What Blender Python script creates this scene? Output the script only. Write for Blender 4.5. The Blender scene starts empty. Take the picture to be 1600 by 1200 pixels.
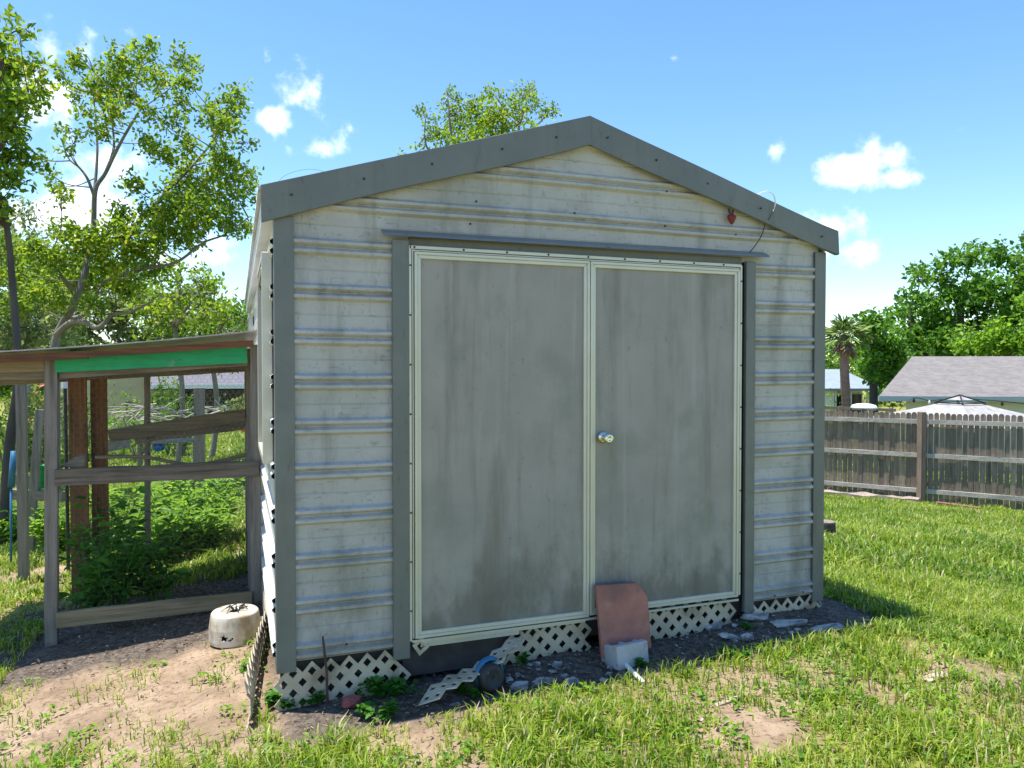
import bpy, bmesh, math, random
import numpy as np
from mathutils import Vector, Matrix, noise as mnoise
R = math.radians
rng = np.random.default_rng(7); random.seed(7)
S = bpy.context.scene
COL = S.collection

# ---------------------------------------------------------------- camera
F, PITCH, YAW = 1166.2, 0.0203, -0.3535          # focal length in px of a 1600 px wide frame
CAM = np.array([-0.1636, -3.4764, 1.3602])
cd = bpy.data.cameras.new('camera'); cam = bpy.data.objects.new('camera', cd); COL.objects.link(cam)
cam.location = CAM; cam.rotation_euler = (math.pi/2 - PITCH, 0, YAW)
cd.lens = F/1600*36; cd.sensor_width = 36; cd.clip_end = 2000; cd.clip_start = 0.05
S.camera = cam
S.render.resolution_x = 1024; S.render.resolution_y = 768

# ---------------------------------------------------------------- light
SUN = Vector((-0.22, 0.12, 1.0)).normalized()    # direction towards the sun
S.view_settings.view_transform = 'Standard'; S.view_settings.look = 'None'
S.view_settings.exposure = 0.95; S.view_settings.gamma = 1
SKY_STRENGTH = 0.135
sd = bpy.data.lights.new('sun', 'SUN'); sd.energy = 4.5; sd.angle = R(0.5); sd.color = (1, .955, .88)
so = bpy.data.objects.new('sun', sd); COL.objects.link(so); so.location = (0, 0, 30)
so.rotation_euler = SUN.to_track_quat('Z', 'Y').to_euler()
W = bpy.data.worlds.new('World'); S.world = W; W.use_nodes = True

def pix_dir(px, py):
    r, u, fw = (px-800)/F, (600-py)/F, 1.0
    cp, sp = math.cos(PITCH), math.sin(PITCH)
    f2, u2 = fw*cp + u*sp, u*cp - fw*sp
    return np.array([r*math.cos(YAW)-f2*math.sin(YAW), r*math.sin(YAW)+f2*math.cos(YAW), u2])
def P(px, py, d):
    """point seen at pixel px,py of the photograph, d metres in front of the camera"""
    return Vector(CAM + pix_dir(px, py)*d)

def build_world():
    nt = W.node_tree; nt.nodes.clear(); N = nt.nodes.new; L = nt.links.new
    out = N('ShaderNodeOutputWorld'); bg = N('ShaderNodeBackground'); bg.inputs['Strength'].default_value = SKY_STRENGTH
    sky = N('ShaderNodeTexSky'); sky.sky_type = 'NISHITA'; sky.sun_disc = False
    sky.sun_elevation = math.asin(SUN.z); sky.sun_rotation = math.atan2(SUN.x, SUN.y)
    sky.air_density = 1.0; sky.dust_density = 0.05; sky.ozone_density = 2.8; sky.altitude = 0
    tc = N('ShaderNodeTexCoord')
    no = N('ShaderNodeTexNoise'); no.inputs['Scale'].default_value = 9; no.inputs['Detail'].default_value = 9; no.inputs['Roughness'].default_value = .62
    L(tc.outputs['Generated'], no.inputs['Vector'])
    no2 = N('ShaderNodeTexNoise'); no2.inputs['Scale'].default_value = 28; no2.inputs['Detail'].default_value = 6
    L(tc.outputs['Generated'], no2.inputs['Vector'])
    acc = None
    # px, py, half width, half height, density
    clouds = [(1352,266,95,50,1.05),(1390,276,55,34,1.0),(1362,240,30,30,.9),(1290,365,85,65,1.05),(1335,392,60,36,1.0),(1212,238,34,34,.55),(1235,310,20,30,.5),(462,122,60,40,.62),
              (425,195,34,34,.6),(505,232,58,44,.58),(415,85,26,34,.55),(120,85,130,55,.62),(60,180,200,110,.74),(60,320,190,110,.8),(70,240,120,70,.6),(250,400,200,90,.5),
              (1525,215,26,16,.35),(1052,90,16,12,.4),(1240,330,30,40,.5)]
    for (x, y, a, b, k) in clouds:
        c = Vector(pix_dir(x, y)).normalized()
        az = math.atan2(c.x, c.y)
        sub = N('ShaderNodeVectorMath'); sub.operation = 'SUBTRACT'; L(tc.outputs['Generated'], sub.inputs[0]); sub.inputs[1].default_value = c
        rot = N('ShaderNodeVectorRotate'); rot.rotation_type = 'Z_AXIS'; rot.inputs['Angle'].default_value = az
        L(sub.outputs[0], rot.inputs['Vector'])
        sc = N('ShaderNodeVectorMath'); sc.operation = 'MULTIPLY'; sc.inputs[1].default_value = (F/a, F/a, F/b); L(rot.outputs[0], sc.inputs[0])
        ln = N('ShaderNodeVectorMath'); ln.operation = 'LENGTH'; L(sc.outputs[0], ln.inputs[0])
        m = N('ShaderNodeMath'); m.operation = 'MULTIPLY_ADD'; m.inputs[1].default_value = -k*.62; m.inputs[2].default_value = k*.62
        L(ln.outputs['Value'], m.inputs[0])
        if acc is None: acc = m.outputs[0]
        else:
            mx = N('ShaderNodeMath'); mx.operation = 'MAXIMUM'; L(acc, mx.inputs[0]); L(m.outputs[0], mx.inputs[1]); acc = mx.outputs[0]
    def madd(a, k, c):
        n = N('ShaderNodeMath'); n.operation = 'MULTIPLY_ADD'; L(a, n.inputs[0]); n.inputs[1].default_value = k
        if isinstance(c, float): n.inputs[2].default_value = c
        else: L(c, n.inputs[2])
        return n.outputs[0]
    v = madd(no.outputs['Fac'], 1.5, madd(acc, 1.0, -0.87)); v = madd(no2.outputs['Fac'], .9, v)
    mr = N('ShaderNodeMapRange'); mr.interpolation_type = 'SMOOTHSTEP'; mr.inputs[1].default_value = .52; mr.inputs[2].default_value = .98; L(v, mr.inputs[0])
    mix = N('ShaderNodeMix'); mix.data_type = 'RGBA'; L(mr.outputs[0], mix.inputs['Factor'])
    hs = N('ShaderNodeHueSaturation'); hs.inputs['Saturation'].default_value = 1.16; hs.inputs['Value'].default_value = 1.0; L(sky.outputs[0], hs.inputs['Color'])
    L(hs.outputs[0], mix.inputs['A']); mix.inputs['B'].default_value = (7.4, 7.6, 7.9, 1)
    L(mix.outputs['Result'], bg.inputs['Color']); L(bg.outputs[0], out.inputs[0])
build_world()

# ---------------------------------------------------------------- helpers
ORG = {}
def tag(o, label=None, cat=None, group=None, kind=None):
    if label: o['label'] = label
    if cat: o['category'] = cat
    if group: o['group'] = group
    if kind: o['kind'] = kind
    return o
def thing(name, loc, label, cat, group=None):
    o = bpy.data.objects.new(name, None); o.empty_display_size = .1; COL.objects.link(o)
    o.location = loc; ORG[o.name] = Vector(loc)
    return tag(o, label, cat, group)
def dup(root, loc, label=None, rotz=0, scale=1):
    r = root.copy(); COL.objects.link(r); r.location = loc; r.rotation_euler = (0, 0, rotz); r.scale = (scale,)*3
    if label: r['label'] = label
    for ch in list(root.children):
        c = ch.copy(); COL.objects.link(c); c.parent = r
        for g2 in list(ch.children):
            d = g2.copy(); COL.objects.link(d); d.parent = c
    return r

def np_mesh(name, V, Fc, mat, parent=None, smooth=False, fs=4, tint=None):
    """V Nx3 array, Fc list of faces or array with fs corners"""
    me = bpy.data.meshes.new(name)
    org = ORG[parent.name] if parent else Vector((0, 0, 0))
    V = np.asarray(V, dtype=np.float32) - np.array(org, dtype=np.float32)
    Fc = np.asarray(Fc, dtype=np.int32)
    me.vertices.add(len(V)); me.vertices.foreach_set('co', V.ravel())
    me.loops.add(Fc.size); me.loops.foreach_set('vertex_index', Fc.ravel())
    me.polygons.add(len(Fc)); me.polygons.foreach_set('loop_start', np.arange(0, Fc.size, fs, dtype=np.int32))
    me.update(calc_edges=True); me.validate()
    if smooth: me.polygons.foreach_set('use_smooth', np.ones(len(me.polygons), dtype=bool))
    if tint is not None:
        at = me.attributes.new('tint', 'FLOAT', 'POINT'); at.data.foreach_set('value', np.asarray(tint, dtype=np.float32))
    me.materials.append(mat)
    o = bpy.data.objects.new(name, me); COL.objects.link(o)
    if parent: o.parent = parent; ORG[o.name] = org
    else: ORG[o.name] = Vector((0, 0, 0))
    return o

class MB:
    def __init__(s): s.v = []; s.f = []
    def add(s, V, Fc):
        n = len(s.v); s.v += [tuple(p) for p in V]; s.f += [[i+n for i in f] for f in Fc]; return s
    def box(s, c, size, rot=None):
        x, y, z = [k/2 for k in size]
        pts = [Vector((a*x, b*y, d*z)) for a in (-1, 1) for b in (-1, 1) for d in (-1, 1)]
        if rot is not None: pts = [rot @ p for p in pts]
        pts = [p+Vector(c) for p in pts]
        return s.add(pts, [(0,1,3,2),(4,6,7,5),(0,4,5,1),(2,3,7,6),(0,2,6,4),(1,5,7,3)])
    def bar(s, a, b, w, h, up=(0, 0, 1)):
        """a straight beam from a to b, w across, h along up"""
        a, b = Vector(a), Vector(b); d = (b-a); L = d.length; d.normalize(); up = Vector(up)
        side = d.cross(up).normalized(); u2 = side.cross(d)
        M = Matrix((d, side, u2)).transposed()
        return s.box((a+b)/2, (L, w, h), M)
    def rough_bar(s, a, b, w, h, up=(0, 0, 1), n=14, j=.006, seed=0):
        a, b = Vector(a), Vector(b); d = (b-a); d.normalize(); up = Vector(up)
        side = d.cross(up).normalized(); u2 = side.cross(d); V = []; Fc = []
        for i in range(n+1):
            p = a.lerp(b, i/n)
            for (sx, sy) in ((-1, -1), (1, -1), (1, 1), (-1, 1)):
                q = p + side*sx*w/2 + u2*sy*h/2
                nz = mnoise.noise_vector(q*5+Vector((seed*3.1, sx, sy)))
                V.append(q + nz*j)
        for i in range(n):
            for k in range(4):
                Fc.append((i*4+k, i*4+(k+1) % 4, i*4+4+(k+1) % 4, i*4+4+k))
        Fc.append((3, 2, 1, 0)); Fc.append(tuple(n*4+k for k in range(4)))
        return s.add(V, Fc)
    def tube(s, pts, rad, n=6):
        pts = [Vector(p) for p in pts]
        if not isinstance(rad, (list, tuple)): rad = [rad]*len(pts)
        V = []; Fc = []; ref = Vector((.3, .9, .2))
        for i, p in enumerate(pts):
            d = (pts[min(i+1, len(pts)-1)]-pts[max(i-1, 0)])
            if d.length < 1e-9: d = Vector((0, 0, 1))
            d.normalize(); a = d.cross(ref)
            if a.length < .1: a = d.cross(Vector((1, 0, 0)))
            a.normalize(); b = d.cross(a)
            for k in range(n):
                t = 2*math.pi*k/n; V.append(p+(a*math.cos(t)+b*math.sin(t))*rad[i])
        for i in range(len(pts)-1):
            for k in range(n): Fc.append((i*n+k, i*n+(k+1) % n, (i+1)*n+(k+1) % n, (i+1)*n+k))
        Fc.append(tuple(range(n-1, -1, -1))); Fc.append(tuple((len(pts)-1)*n+k for k in range(n)))
        return s.add(V, Fc)
    def lathe(s, prof, c, n=32, M=None):
        V = []; Fc = []
        for (r, z) in prof:
            for k in range(n):
                t = 2*math.pi*k/n; p = Vector((r*math.cos(t), r*math.sin(t), z))
                if M is not None: p = M @ p
                V.append(p+Vector(c))
        for i in range(len(prof)-1):
            for k in range(n): Fc.append((i*n+k, i*n+(k+1) % n, (i+1)*n+(k+1) % n, (i+1)*n+k))
        return s.add(V, Fc)
    def prism(s, poly, off):
        """closed polygon of 3-D points extruded by off"""
        n = len(poly); off = Vector(off); a = [Vector(p) for p in poly]; b = [p+off for p in a]
        return s.add(a+b, [tuple(range(n)), tuple(range(2*n-1, n-1, -1))]+[(i, i+n, (i+1) % n+n, (i+1) % n) for i in range(n)])
    def build(s, name, mat, parent=None, smooth=False, bevel=0, mats=None):
        me = bpy.data.meshes.new(name); org = ORG[parent.name] if parent else Vector((0, 0, 0))
        me.from_pydata([tuple(Vector(p)-org) for p in s.v], [], s.f); 
        bm = bmesh.new(); bm.from_mesh(me); bmesh.ops.recalc_face_normals(bm, faces=bm.faces)
        if bevel: bmesh.ops.bevel(bm, geom=list(bm.edges), offset=bevel, segments=1, affect='EDGES', clamp_overlap=True)
        bm.to_mesh(me); bm.free()
        if smooth: me.polygons.foreach_set('use_smooth', np.ones(len(me.polygons), dtype=bool))
        me.materials.append(mat)
        o = bpy.data.objects.new(name, me); COL.objects.link(o)
        if parent: o.parent = parent
        ORG[o.name] = org
        return o

def mat(name, c1, c2=None, scale=6, rough=.6, bump=0, bscale=None, stretch=(1, 1, 1), layers=(), metal=0, spec=.5, island=0, detail=5, bdist=.01):
    m = bpy.data.materials.new(name); m.use_nodes = True; nt = m.node_tree; N = nt.nodes.new; L = nt.links.new
    b = nt.nodes['Principled BSDF']; b.inputs['Roughness'].default_value = rough; b.inputs['Metallic'].default_value = metal
    b.inputs['Specular IOR Level'].default_value = spec
    tc = N('ShaderNodeTexCoord')
    def noise(sc, st, det=detail, off=0):
        mp = N('ShaderNodeMapping'); mp.inputs['Scale'].default_value = st; mp.inputs['Location'].default_value = (off, off*.7, off*.3)
        L(tc.outputs['Object'], mp.inputs[0])
        n = N('ShaderNodeTexNoise'); n.inputs['Scale'].default_value = sc; n.inputs['Detail'].default_value = det; n.inputs['Roughness'].default_value = .6
        L(mp.outputs[0], n.inputs['Vector']); return n.outputs['Fac']
    def ramp(v, lo, hi, k=1):
        r = N('ShaderNodeMapRange'); r.interpolation_type = 'SMOOTHSTEP'; r.inputs[1].default_value = lo; r.inputs[2].default_value = hi
        r.inputs[4].default_value = k; L(v, r.inputs[0]); return r.outputs[0]
    def mix(f, a, c):
        x = N('ShaderNodeMix'); x.data_type = 'RGBA'; L(f, x.inputs['Factor'])
        if isinstance(a, tuple): x.inputs['A'].default_value = (*a, 1)
        else: L(a, x.inputs['A'])
        x.inputs['B'].default_value = (*c, 1); return x.outputs['Result']
    col = mix(ramp(noise(scale, stretch), .3, .7), tuple(c1), tuple(c2 or c1))
    for i, (sc, st, lo, hi, c, k) in enumerate(layers):
        col = mix(ramp(noise(sc, st, 6, 3.7*i+1), lo, hi, k), col, tuple(c))
    if island:
        g = N('ShaderNodeNewGeometry'); h = N('ShaderNodeHueSaturation'); L(col, h.inputs['Color'])
        mr = N('ShaderNodeMapRange'); mr.inputs[3].default_value = 1-island; mr.inputs[4].default_value = 1+island; L(g.outputs['Random Per Island'], mr.inputs[0])
        L(mr.outputs[0], h.inputs['Value']); col = h.outputs[0]
    L(col, b.inputs['Base Color'])
    if bump:
        bp = N('ShaderNodeBump'); bp.inputs['Strength'].default_value = bump; bp.inputs['Distance'].default_value = bdist
        L(noise(bscale or scale*3, stretch, 6, 9.1), bp.inputs['Height']); L(bp.outputs[0], b.inputs['Normal'])
    return m
def leaf_mat(name, c1, c2, c3=None, trans=.4, rough=.5, clump=1.5):
    """leaves: every leaf its own tone, clumps of a lighter kind"""
    m = bpy.data.materials.new(name); m.use_nodes = True; nt = m.node_tree; N = nt.nodes.new; L = nt.links.new
    b = nt.nodes['Principled BSDF']; b.inputs['Roughness'].default_value = rough; b.inputs['Specular IOR Level'].default_value = .35
    out = nt.nodes['Material Output']
    g = N('ShaderNodeNewGeometry'); cr = N('ShaderNodeValToRGB'); e = cr.color_ramp.elements
    e[0].color = (*c1, 1); e[1].color = (*c2, 1)
    if c3: x = e.new(.93); x.color = (*c2, 1); e[-1].color = (*c3, 1)
    tc = N('ShaderNodeTexCoord'); n = N('ShaderNodeTexNoise'); n.inputs['Scale'].default_value = clump; L(tc.outputs['Object'], n.inputs['Vector'])
    a = N('ShaderNodeMath'); a.operation = 'MULTIPLY_ADD'; a.inputs[1].default_value = .9; L(n.outputs['Fac'], a.inputs[0])
    s = N('ShaderNodeMath'); s.operation = 'ADD'; s.inputs[1].default_value = -.47; L(g.outputs['Random Per Island'], s.inputs[0]); L(s.outputs[0], a.inputs[2])
    L(a.outputs[0], cr.inputs[0]); L(cr.outputs[0], b.inputs['Base Color'])
    t = N('ShaderNodeBsdfTranslucent'); h = N('ShaderNodeHueSaturation'); h.inputs['Value'].default_value = 1.5; h.inputs['Hue'].default_value = .485; L(cr.outputs[0], h.inputs['Color']); L(h.outputs[0], t.inputs['Color'])
    mx = N('ShaderNodeMixShader'); mx.inputs[0].default_value = trans; L(b.outputs[0], mx.inputs[1]); L(t.outputs[0], mx.inputs[2]); L(mx.outputs[0], out.inputs[0])
    return m

# ---------------------------------------------------------------- materials
M = {}
UP = (1, 1, 1)
M['siding'] = mat('siding', (.475, .462, .437), (.40, .388, .362), 2.5, .5, .12, 90, spec=.3, layers=[
    (2.0, (3.6, 3.6, .5), .50, .70, (.21, .205, .175), .6), (1.7, (1, 1, 1.5), .5, .66, (.27, .275, .24), .5), (22, (3, 3, 1), .56, .72, (.14, .14, .115), .35), (16, (1, 1, 4), .58, .72, (.10, .10, .085), .4)])
M['siding_side'] = mat('siding_side', (.66, .66, .62), (.56, .56, .52), 3, .4)
M['trim'] = mat('trim', (.135, .145, .132), (.16, .168, .152), 5, .45, .12, 6, bdist=.02, layers=[(3, (1, 1, .4), .6, .8, (.13, .19, .14), .5), (5, (2, 2, .3), .5, .7, (.09, .095, .08), .45), (18, (2, 2, .6), .6, .72, (.07, .07, .055), .45), (30, UP, .66, .8, (.32, .34, .34), .35)])
M['alu'] = mat('aluminium_frame', (.60, .58, .50), (.54, .53, .42), 4, .38, .03, 60, metal=.25, layers=[(12, (1, 1, .4), .6, .8, (.35, .34, .26), .5)])
M['panel'] = mat('door_panel', (.325, .302, .268), (.275, .255, .225), 3, .5, .25, 260, bdist=.002, layers=[
    (2.6, (2.2, 2.2, .3), .48, .70, (.16, .145, .118), .8), (2.2, (1, 1, 1), .52, .7, (.20, .205, .17), .6), (9, (1.6, 1.6, .13), .54, .74, (.15, .135, .11), .36), (7, (1.8, 1.8, .1), .56, .72, (.40, .385, .35), .45), (3, (1, 1, .6), .58, .75, (.16, .19, .14), .5), (45, UP, .66, .76, (.11, .105, .09), .7), (22, (1, 1, .7), .64, .74, (.14, .13, .10), .45)])
M['dark'] = mat('dark_wood', (.035, .032, .03), (.06, .055, .05), 8, .8, .3, 40)
M['black'] = mat('black_screw', (.02, .02, .02), None, 6, .5)
M['lattice'] = mat('lattice_plastic', (.55, .48, .35), (.44, .38, .27), 7, .5, .1, 60, layers=[(6, UP, .48, .68, (.20, .15, .10), .7)])
M['roof'] = mat('roof_metal', (.62, .63, .62), (.5, .5, .5), 3, .4)
M['chrome'] = mat('knob_metal', (.75, .72, .62), (.6, .58, .5), 8, .18, metal=1)
M['soil'] = mat('soil', (.1, .08, .06))
def woodm(name, c1, c2, axis, dark=(.05, .042, .035), k=.6):
    st = {'x': (.25, 5, 5), 'y': (5, .25, 5), 'z': (5, 5, .25)}[axis]
    return mat(name, c1, c2, 9, .8, .5, 20, stretch=st, layers=[(7, st, .5, .7, dark, k), (3, UP, .5, .75, tuple(q*.6 for q in c2), .5)])
M['woodx'] = woodm('weathered_board', (.27, .225, .17), (.17, .145, .115), 'x')
M['woodz'] = woodm('weathered_post', (.27, .24, .20), (.19, .17, .145), 'z')
M['wood_dark'] = woodm('dark_board', (.22, .18, .14), (.10, .085, .068), 'x', (.025, .022, .018), .85)
M['wood_tan'] = woodm('tan_board', (.34, .27, .16), (.24, .185, .105), 'x', (.1, .08, .05), .5)
M['wood_brown'] = woodm('brown_plank', (.24, .11, .045), (.13, .065, .033), 'z', (.04, .024, .015), .8)
M['fencew'] = mat('fence_wood', (.28, .215, .16), (.19, .145, .11), 9, .85, .4, 20, stretch=(4, 4, .3), island=.28, layers=[(7, (3, 3, .3), .5, .72, (.07, .058, .048), .7)])
M['fencer'] = woodm('fence_rail_wood', (.52, .47, .41), (.40, .36, .31), 'x', (.14, .12, .1), .6)
M['fencep'] = woodm('fence_post_wood', (.30, .20, .14), (.2, .15, .12), 'z', (.1, .07, .05), .5)
M['green'] = mat('green_paint', (.015, .40, .15), (.012, .30, .11), 12, .6, .3, 30, stretch=(.5, 2, 2), layers=[(9, (.6, 2, 3), .6, .68, (.05, .07, .06), .8), (2.3, UP, .60, .68, (.3, .42, .36), .7)])
M['sheet'] = mat('coop_roof_sheet', (.45, .40, .40), (.33, .29, .28), 6, .35, metal=.3)
M['orange_wood'] = woodm('reddish_wood', (.22, .085, .035), (.12, .05, .022), 'x')
M['wire'] = mat('wire_metal', (.35, .35, .36), None, 6, .4, metal=.5)
M['pot'] = mat('pot_ceramic', (.68, .62, .52), (.58, .50, .38), 7, .25, 0, layers=[(9, (1, 1, .6), .46, .66, (.30, .19, .09), .8), (20, UP, .6, .75, (.3, .24, .18), .5)])
M['slab'] = mat('red_paver', (.43, .175, .125), (.35, .135, .10), 5, .7, .3, 60, layers=[(4, UP, .5, .7, (.13, .075, .06), .6), (9, UP, .6, .75, (.42, .26, .2), .5)])
M['concrete'] = mat('concrete', (.47, .46, .44), (.36, .355, .34), 9, .85, .6, 60, layers=[(20, UP, .6, .72, (.16, .155, .15), .6)])
M['rubble'] = mat('rubble', (.50, .49, .46), (.27, .26, .24), 14, .85, .8, 50, layers=[(9, UP, .55, .65, (.10, .09, .08), .7)])
M['pale_stone'] = mat('pale_stone', (.46, .38, .30), (.36, .28, .21), 9, .9, .6, 60)
M['redrock'] = mat('red_rock', (.42, .10, .08), (.25, .06, .05), 20, .6, .5, 60, layers=[(25, UP, .6, .7, (.6, .45, .4), .5)])
M['rubber'] = mat('rubber', (.02, .02, .021), (.035, .034, .032), 8, .6, .2, 40)
M['blue'] = mat('blue_plastic', (.02, .16, .28), (.015, .1, .2), 10, .45)
M['rust'] = mat('rusty_iron', (.055, .035, .028), (.09, .05, .035), 20, .8, .4, 60)
M['bark'] = mat('bark', (.26, .23, .19), (.15, .13, .11), 5, .9, .6, 20, stretch=(1, 1, .35))
M['bark_dark'] = mat('bark_dark', (.09, .075, .06), (.05, .042, .034), 5, .9, .6, 20, stretch=(1, 1, .35))
M['leaf_oak'] = leaf_mat('leaf_oak', (.07, .155, .012), (.25, .38, .022), (.40, .40, .05), .5)
M['leaf_dark'] = leaf_mat('leaf_dark', (.045, .13, .014), (.17, .31, .025), None, .45)
M['leaf_big'] = leaf_mat('leaf_big', (.035, .12, .012), (.15, .33, .025), None, .42, clump=.7)
M['leaf_bright'] = leaf_mat('leaf_bright', (.07, .19, .014), (.25, .44, .035), None, .5)
M['leaf_weed'] = leaf_mat('leaf_weed', (.03, .13, .012), (.10, .30, .03), None, .42)
M['leaf_grey'] = leaf_mat('leaf_grey', (.10, .15, .05), (.26, .33, .10), (.36, .33, .18), .45)
M['leaf_pink'] = leaf_mat('leaf_pink', (.10, .2, .03), (.28, .30, .08), (.75, .28, .2), .3)
M['palm'] = leaf_mat('palm_frond', (.10, .18, .04), (.28, .38, .10), None, .25)
M['palm_dead'] = leaf_mat('palm_dead', (.22, .15, .09), (.38, .27, .17), None, .2)
M['palm_trunk'] = mat('palm_trunk', (.34, .20, .14), (.22, .13, .1), 4, .9, .6, 10, stretch=(1, 1, 4))
M['shingle'] = mat('roof_shingle', (.215, .195, .18), (.165, .15, .14), 3, .9, .3, 30, layers=[(3, (1, 1, 12), .5, .65, (.12, .108, .10), .7), (9, (1, 3, 12), .55, .7, (.28, .255, .24), .6)])
M['shingle2'] = mat('blue_white_roof', (.26, .31, .37), (.22, .27, .33), 2, .8)
M['shingle3'] = mat('grey_roof', (.15, .145, .165), (.12, .115, .135), 4, .9, layers=[(4, (1, 1, 10), .5, .65, (.17, .16, .18), .6)])
M['stucco'] = mat('cream_stucco', (.62, .60, .46), (.57, .55, .42), 3, .9, .2, 40)
M['stucco_tan'] = mat('tan_stucco', (.55, .46, .28), (.5, .42, .25), 3, .9)
M['white'] = mat('white_paint', (.78, .78, .77), (.7, .7, .69), 4, .6)
M['navy'] = mat('navy_paint', (.015, .03, .10), None, 4, .5)
M['glass'] = mat('dark_glass', (.02, .025, .03), None, 4, .08)
M['canvas'] = mat('canopy_cloth', (.40, .385, .37), (.28, .27, .26), 6, .85, .2, 20, layers=[(5, UP, .5, .65, (.22, .21, .2), .7)])
M['fascia_grey'] = mat('fascia_grey', (.36, .42, .42), None, 4, .6)
M['red_board'] = mat('red_board', (.28, .11, .08), (.2, .09, .07), 9, .8)
M['ornament'] = mat('ornament_red', (.20, .008, .012), (.12, .006, .008), 12, .3)
M['orange'] = mat('orange_plastic', (.8, .12, .03), None, 5, .5)
M['twig'] = mat('dry_twig', (.50, .45, .38), (.35, .31, .26), 9, .9)

def mould(m, z0, z1, col, k):
    """patches of mould that have crept up from the lower edge of a sheet"""
    nt = m.node_tree; N = nt.nodes.new; L = nt.links.new; b = nt.nodes['Principled BSDF']; src = b.inputs['Base Color'].links[0].from_socket
    tc = N('ShaderNodeTexCoord'); sp = N('ShaderNodeSeparateXYZ'); L(tc.outputs['Object'], sp.inputs[0]); mr = N('ShaderNodeMapRange'); mr.inputs[1].default_value = z0; mr.inputs[2].default_value = z1; mr.inputs[3].default_value = .34; mr.inputs[4].default_value = 0; L(sp.outputs['Z'], mr.inputs[0])
    mp = N('ShaderNodeMapping'); mp.inputs['Scale'].default_value = (1, 1, .55); L(tc.outputs['Object'], mp.inputs[0]); n = N('ShaderNodeTexNoise'); n.inputs['Scale'].default_value = 4.5; n.inputs['Detail'].default_value = 8; n.inputs['Roughness'].default_value = .7; L(mp.outputs[0], n.inputs['Vector'])
    a = N('ShaderNodeMath'); L(n.outputs['Fac'], a.inputs[0]); L(mr.outputs[0], a.inputs[1]); q = N('ShaderNodeMapRange'); q.interpolation_type = 'SMOOTHSTEP'; q.inputs[1].default_value = .62; q.inputs[2].default_value = .88; q.inputs[4].default_value = k; L(a.outputs[0], q.inputs[0])
    x = N('ShaderNodeMix'); x.data_type = 'RGBA'; L(q.outputs[0], x.inputs['Factor']); L(src, x.inputs['A']); x.inputs['B'].default_value = (*col, 1); L(x.outputs['Result'], b.inputs['Base Color'])
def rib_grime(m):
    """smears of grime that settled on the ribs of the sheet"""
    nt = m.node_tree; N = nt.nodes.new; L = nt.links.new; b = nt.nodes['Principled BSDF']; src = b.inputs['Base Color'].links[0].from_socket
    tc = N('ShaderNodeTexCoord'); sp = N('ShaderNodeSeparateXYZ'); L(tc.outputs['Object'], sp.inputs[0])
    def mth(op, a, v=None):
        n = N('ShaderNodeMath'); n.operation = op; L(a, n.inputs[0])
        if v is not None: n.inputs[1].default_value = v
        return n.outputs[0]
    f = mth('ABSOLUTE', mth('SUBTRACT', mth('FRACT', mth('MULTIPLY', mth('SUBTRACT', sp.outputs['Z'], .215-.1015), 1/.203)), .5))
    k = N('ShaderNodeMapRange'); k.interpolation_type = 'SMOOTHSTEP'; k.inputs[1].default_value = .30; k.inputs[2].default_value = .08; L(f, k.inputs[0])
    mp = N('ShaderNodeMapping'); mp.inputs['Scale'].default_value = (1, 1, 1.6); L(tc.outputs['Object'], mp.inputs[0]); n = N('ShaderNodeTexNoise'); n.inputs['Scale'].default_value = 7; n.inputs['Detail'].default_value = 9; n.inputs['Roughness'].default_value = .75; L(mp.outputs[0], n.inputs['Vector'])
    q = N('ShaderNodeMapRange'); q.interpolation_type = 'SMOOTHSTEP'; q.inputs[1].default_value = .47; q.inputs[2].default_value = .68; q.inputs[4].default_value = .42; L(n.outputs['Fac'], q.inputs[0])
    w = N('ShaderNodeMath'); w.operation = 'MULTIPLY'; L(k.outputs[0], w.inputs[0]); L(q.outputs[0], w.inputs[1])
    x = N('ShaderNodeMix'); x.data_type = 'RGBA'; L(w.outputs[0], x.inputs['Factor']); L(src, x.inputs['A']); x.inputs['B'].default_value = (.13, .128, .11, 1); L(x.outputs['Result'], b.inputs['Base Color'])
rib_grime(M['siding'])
mould(M['panel'], .2, .85, (.10, .09, .068), .62); mould(M['siding'], .12, .9, (.13, .13, .10), .5)

# ---------------------------------------------------------------- ground
def gz(x, y):
    x = np.asarray(x, float); y = np.asarray(y, float)
    def sf(t, A): t = np.maximum(t, 0); return A*(1-np.exp(-t/A))
    z = -.175 + .036*np.clip(x, 0, 3.1) - .13*sf(-x, 10) - .115*sf(x-3.1, 20) - .07*sf(y-2, 20)
    z = z + .006*np.sin(x*5.1+1.3*y)*np.cos(y*4.3-x) + .004*np.sin(11*x-7*y) + .02*np.sin(x*.9+2)*np.sin(y*1.1)*np.clip(np.hypot(x-1.5, y)-2.5, 0, 1)
    # heaped soil at the right foot of the doors
    z = z + .045*np.exp(-((x-2.75)/.35)**2-((y-.0)/.16)**2) + .03*np.exp(-((x-1.35)/.5)**2-((y+.02)/.12)**2)
    return z
def G(px, py):
    """where the ray through a pixel meets the ground"""
    d = pix_dir(px, py); t = np.linspace(1.5, 90, 12000); q = CAM[None]+t[:, None]*d[None]
    h = q[:, 2]-gz(q[:, 0], q[:, 1]); i = np.argmax(h < 0) if (h < 0).any() else len(t)-1
    p = q[i]; return Vector((p[0], p[1], float(gz(p[0], p[1]))))
def fade(a, b, v): t = np.clip((v-a)/(b-a), 0, 1); return t*t*(3-2*t)
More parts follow.
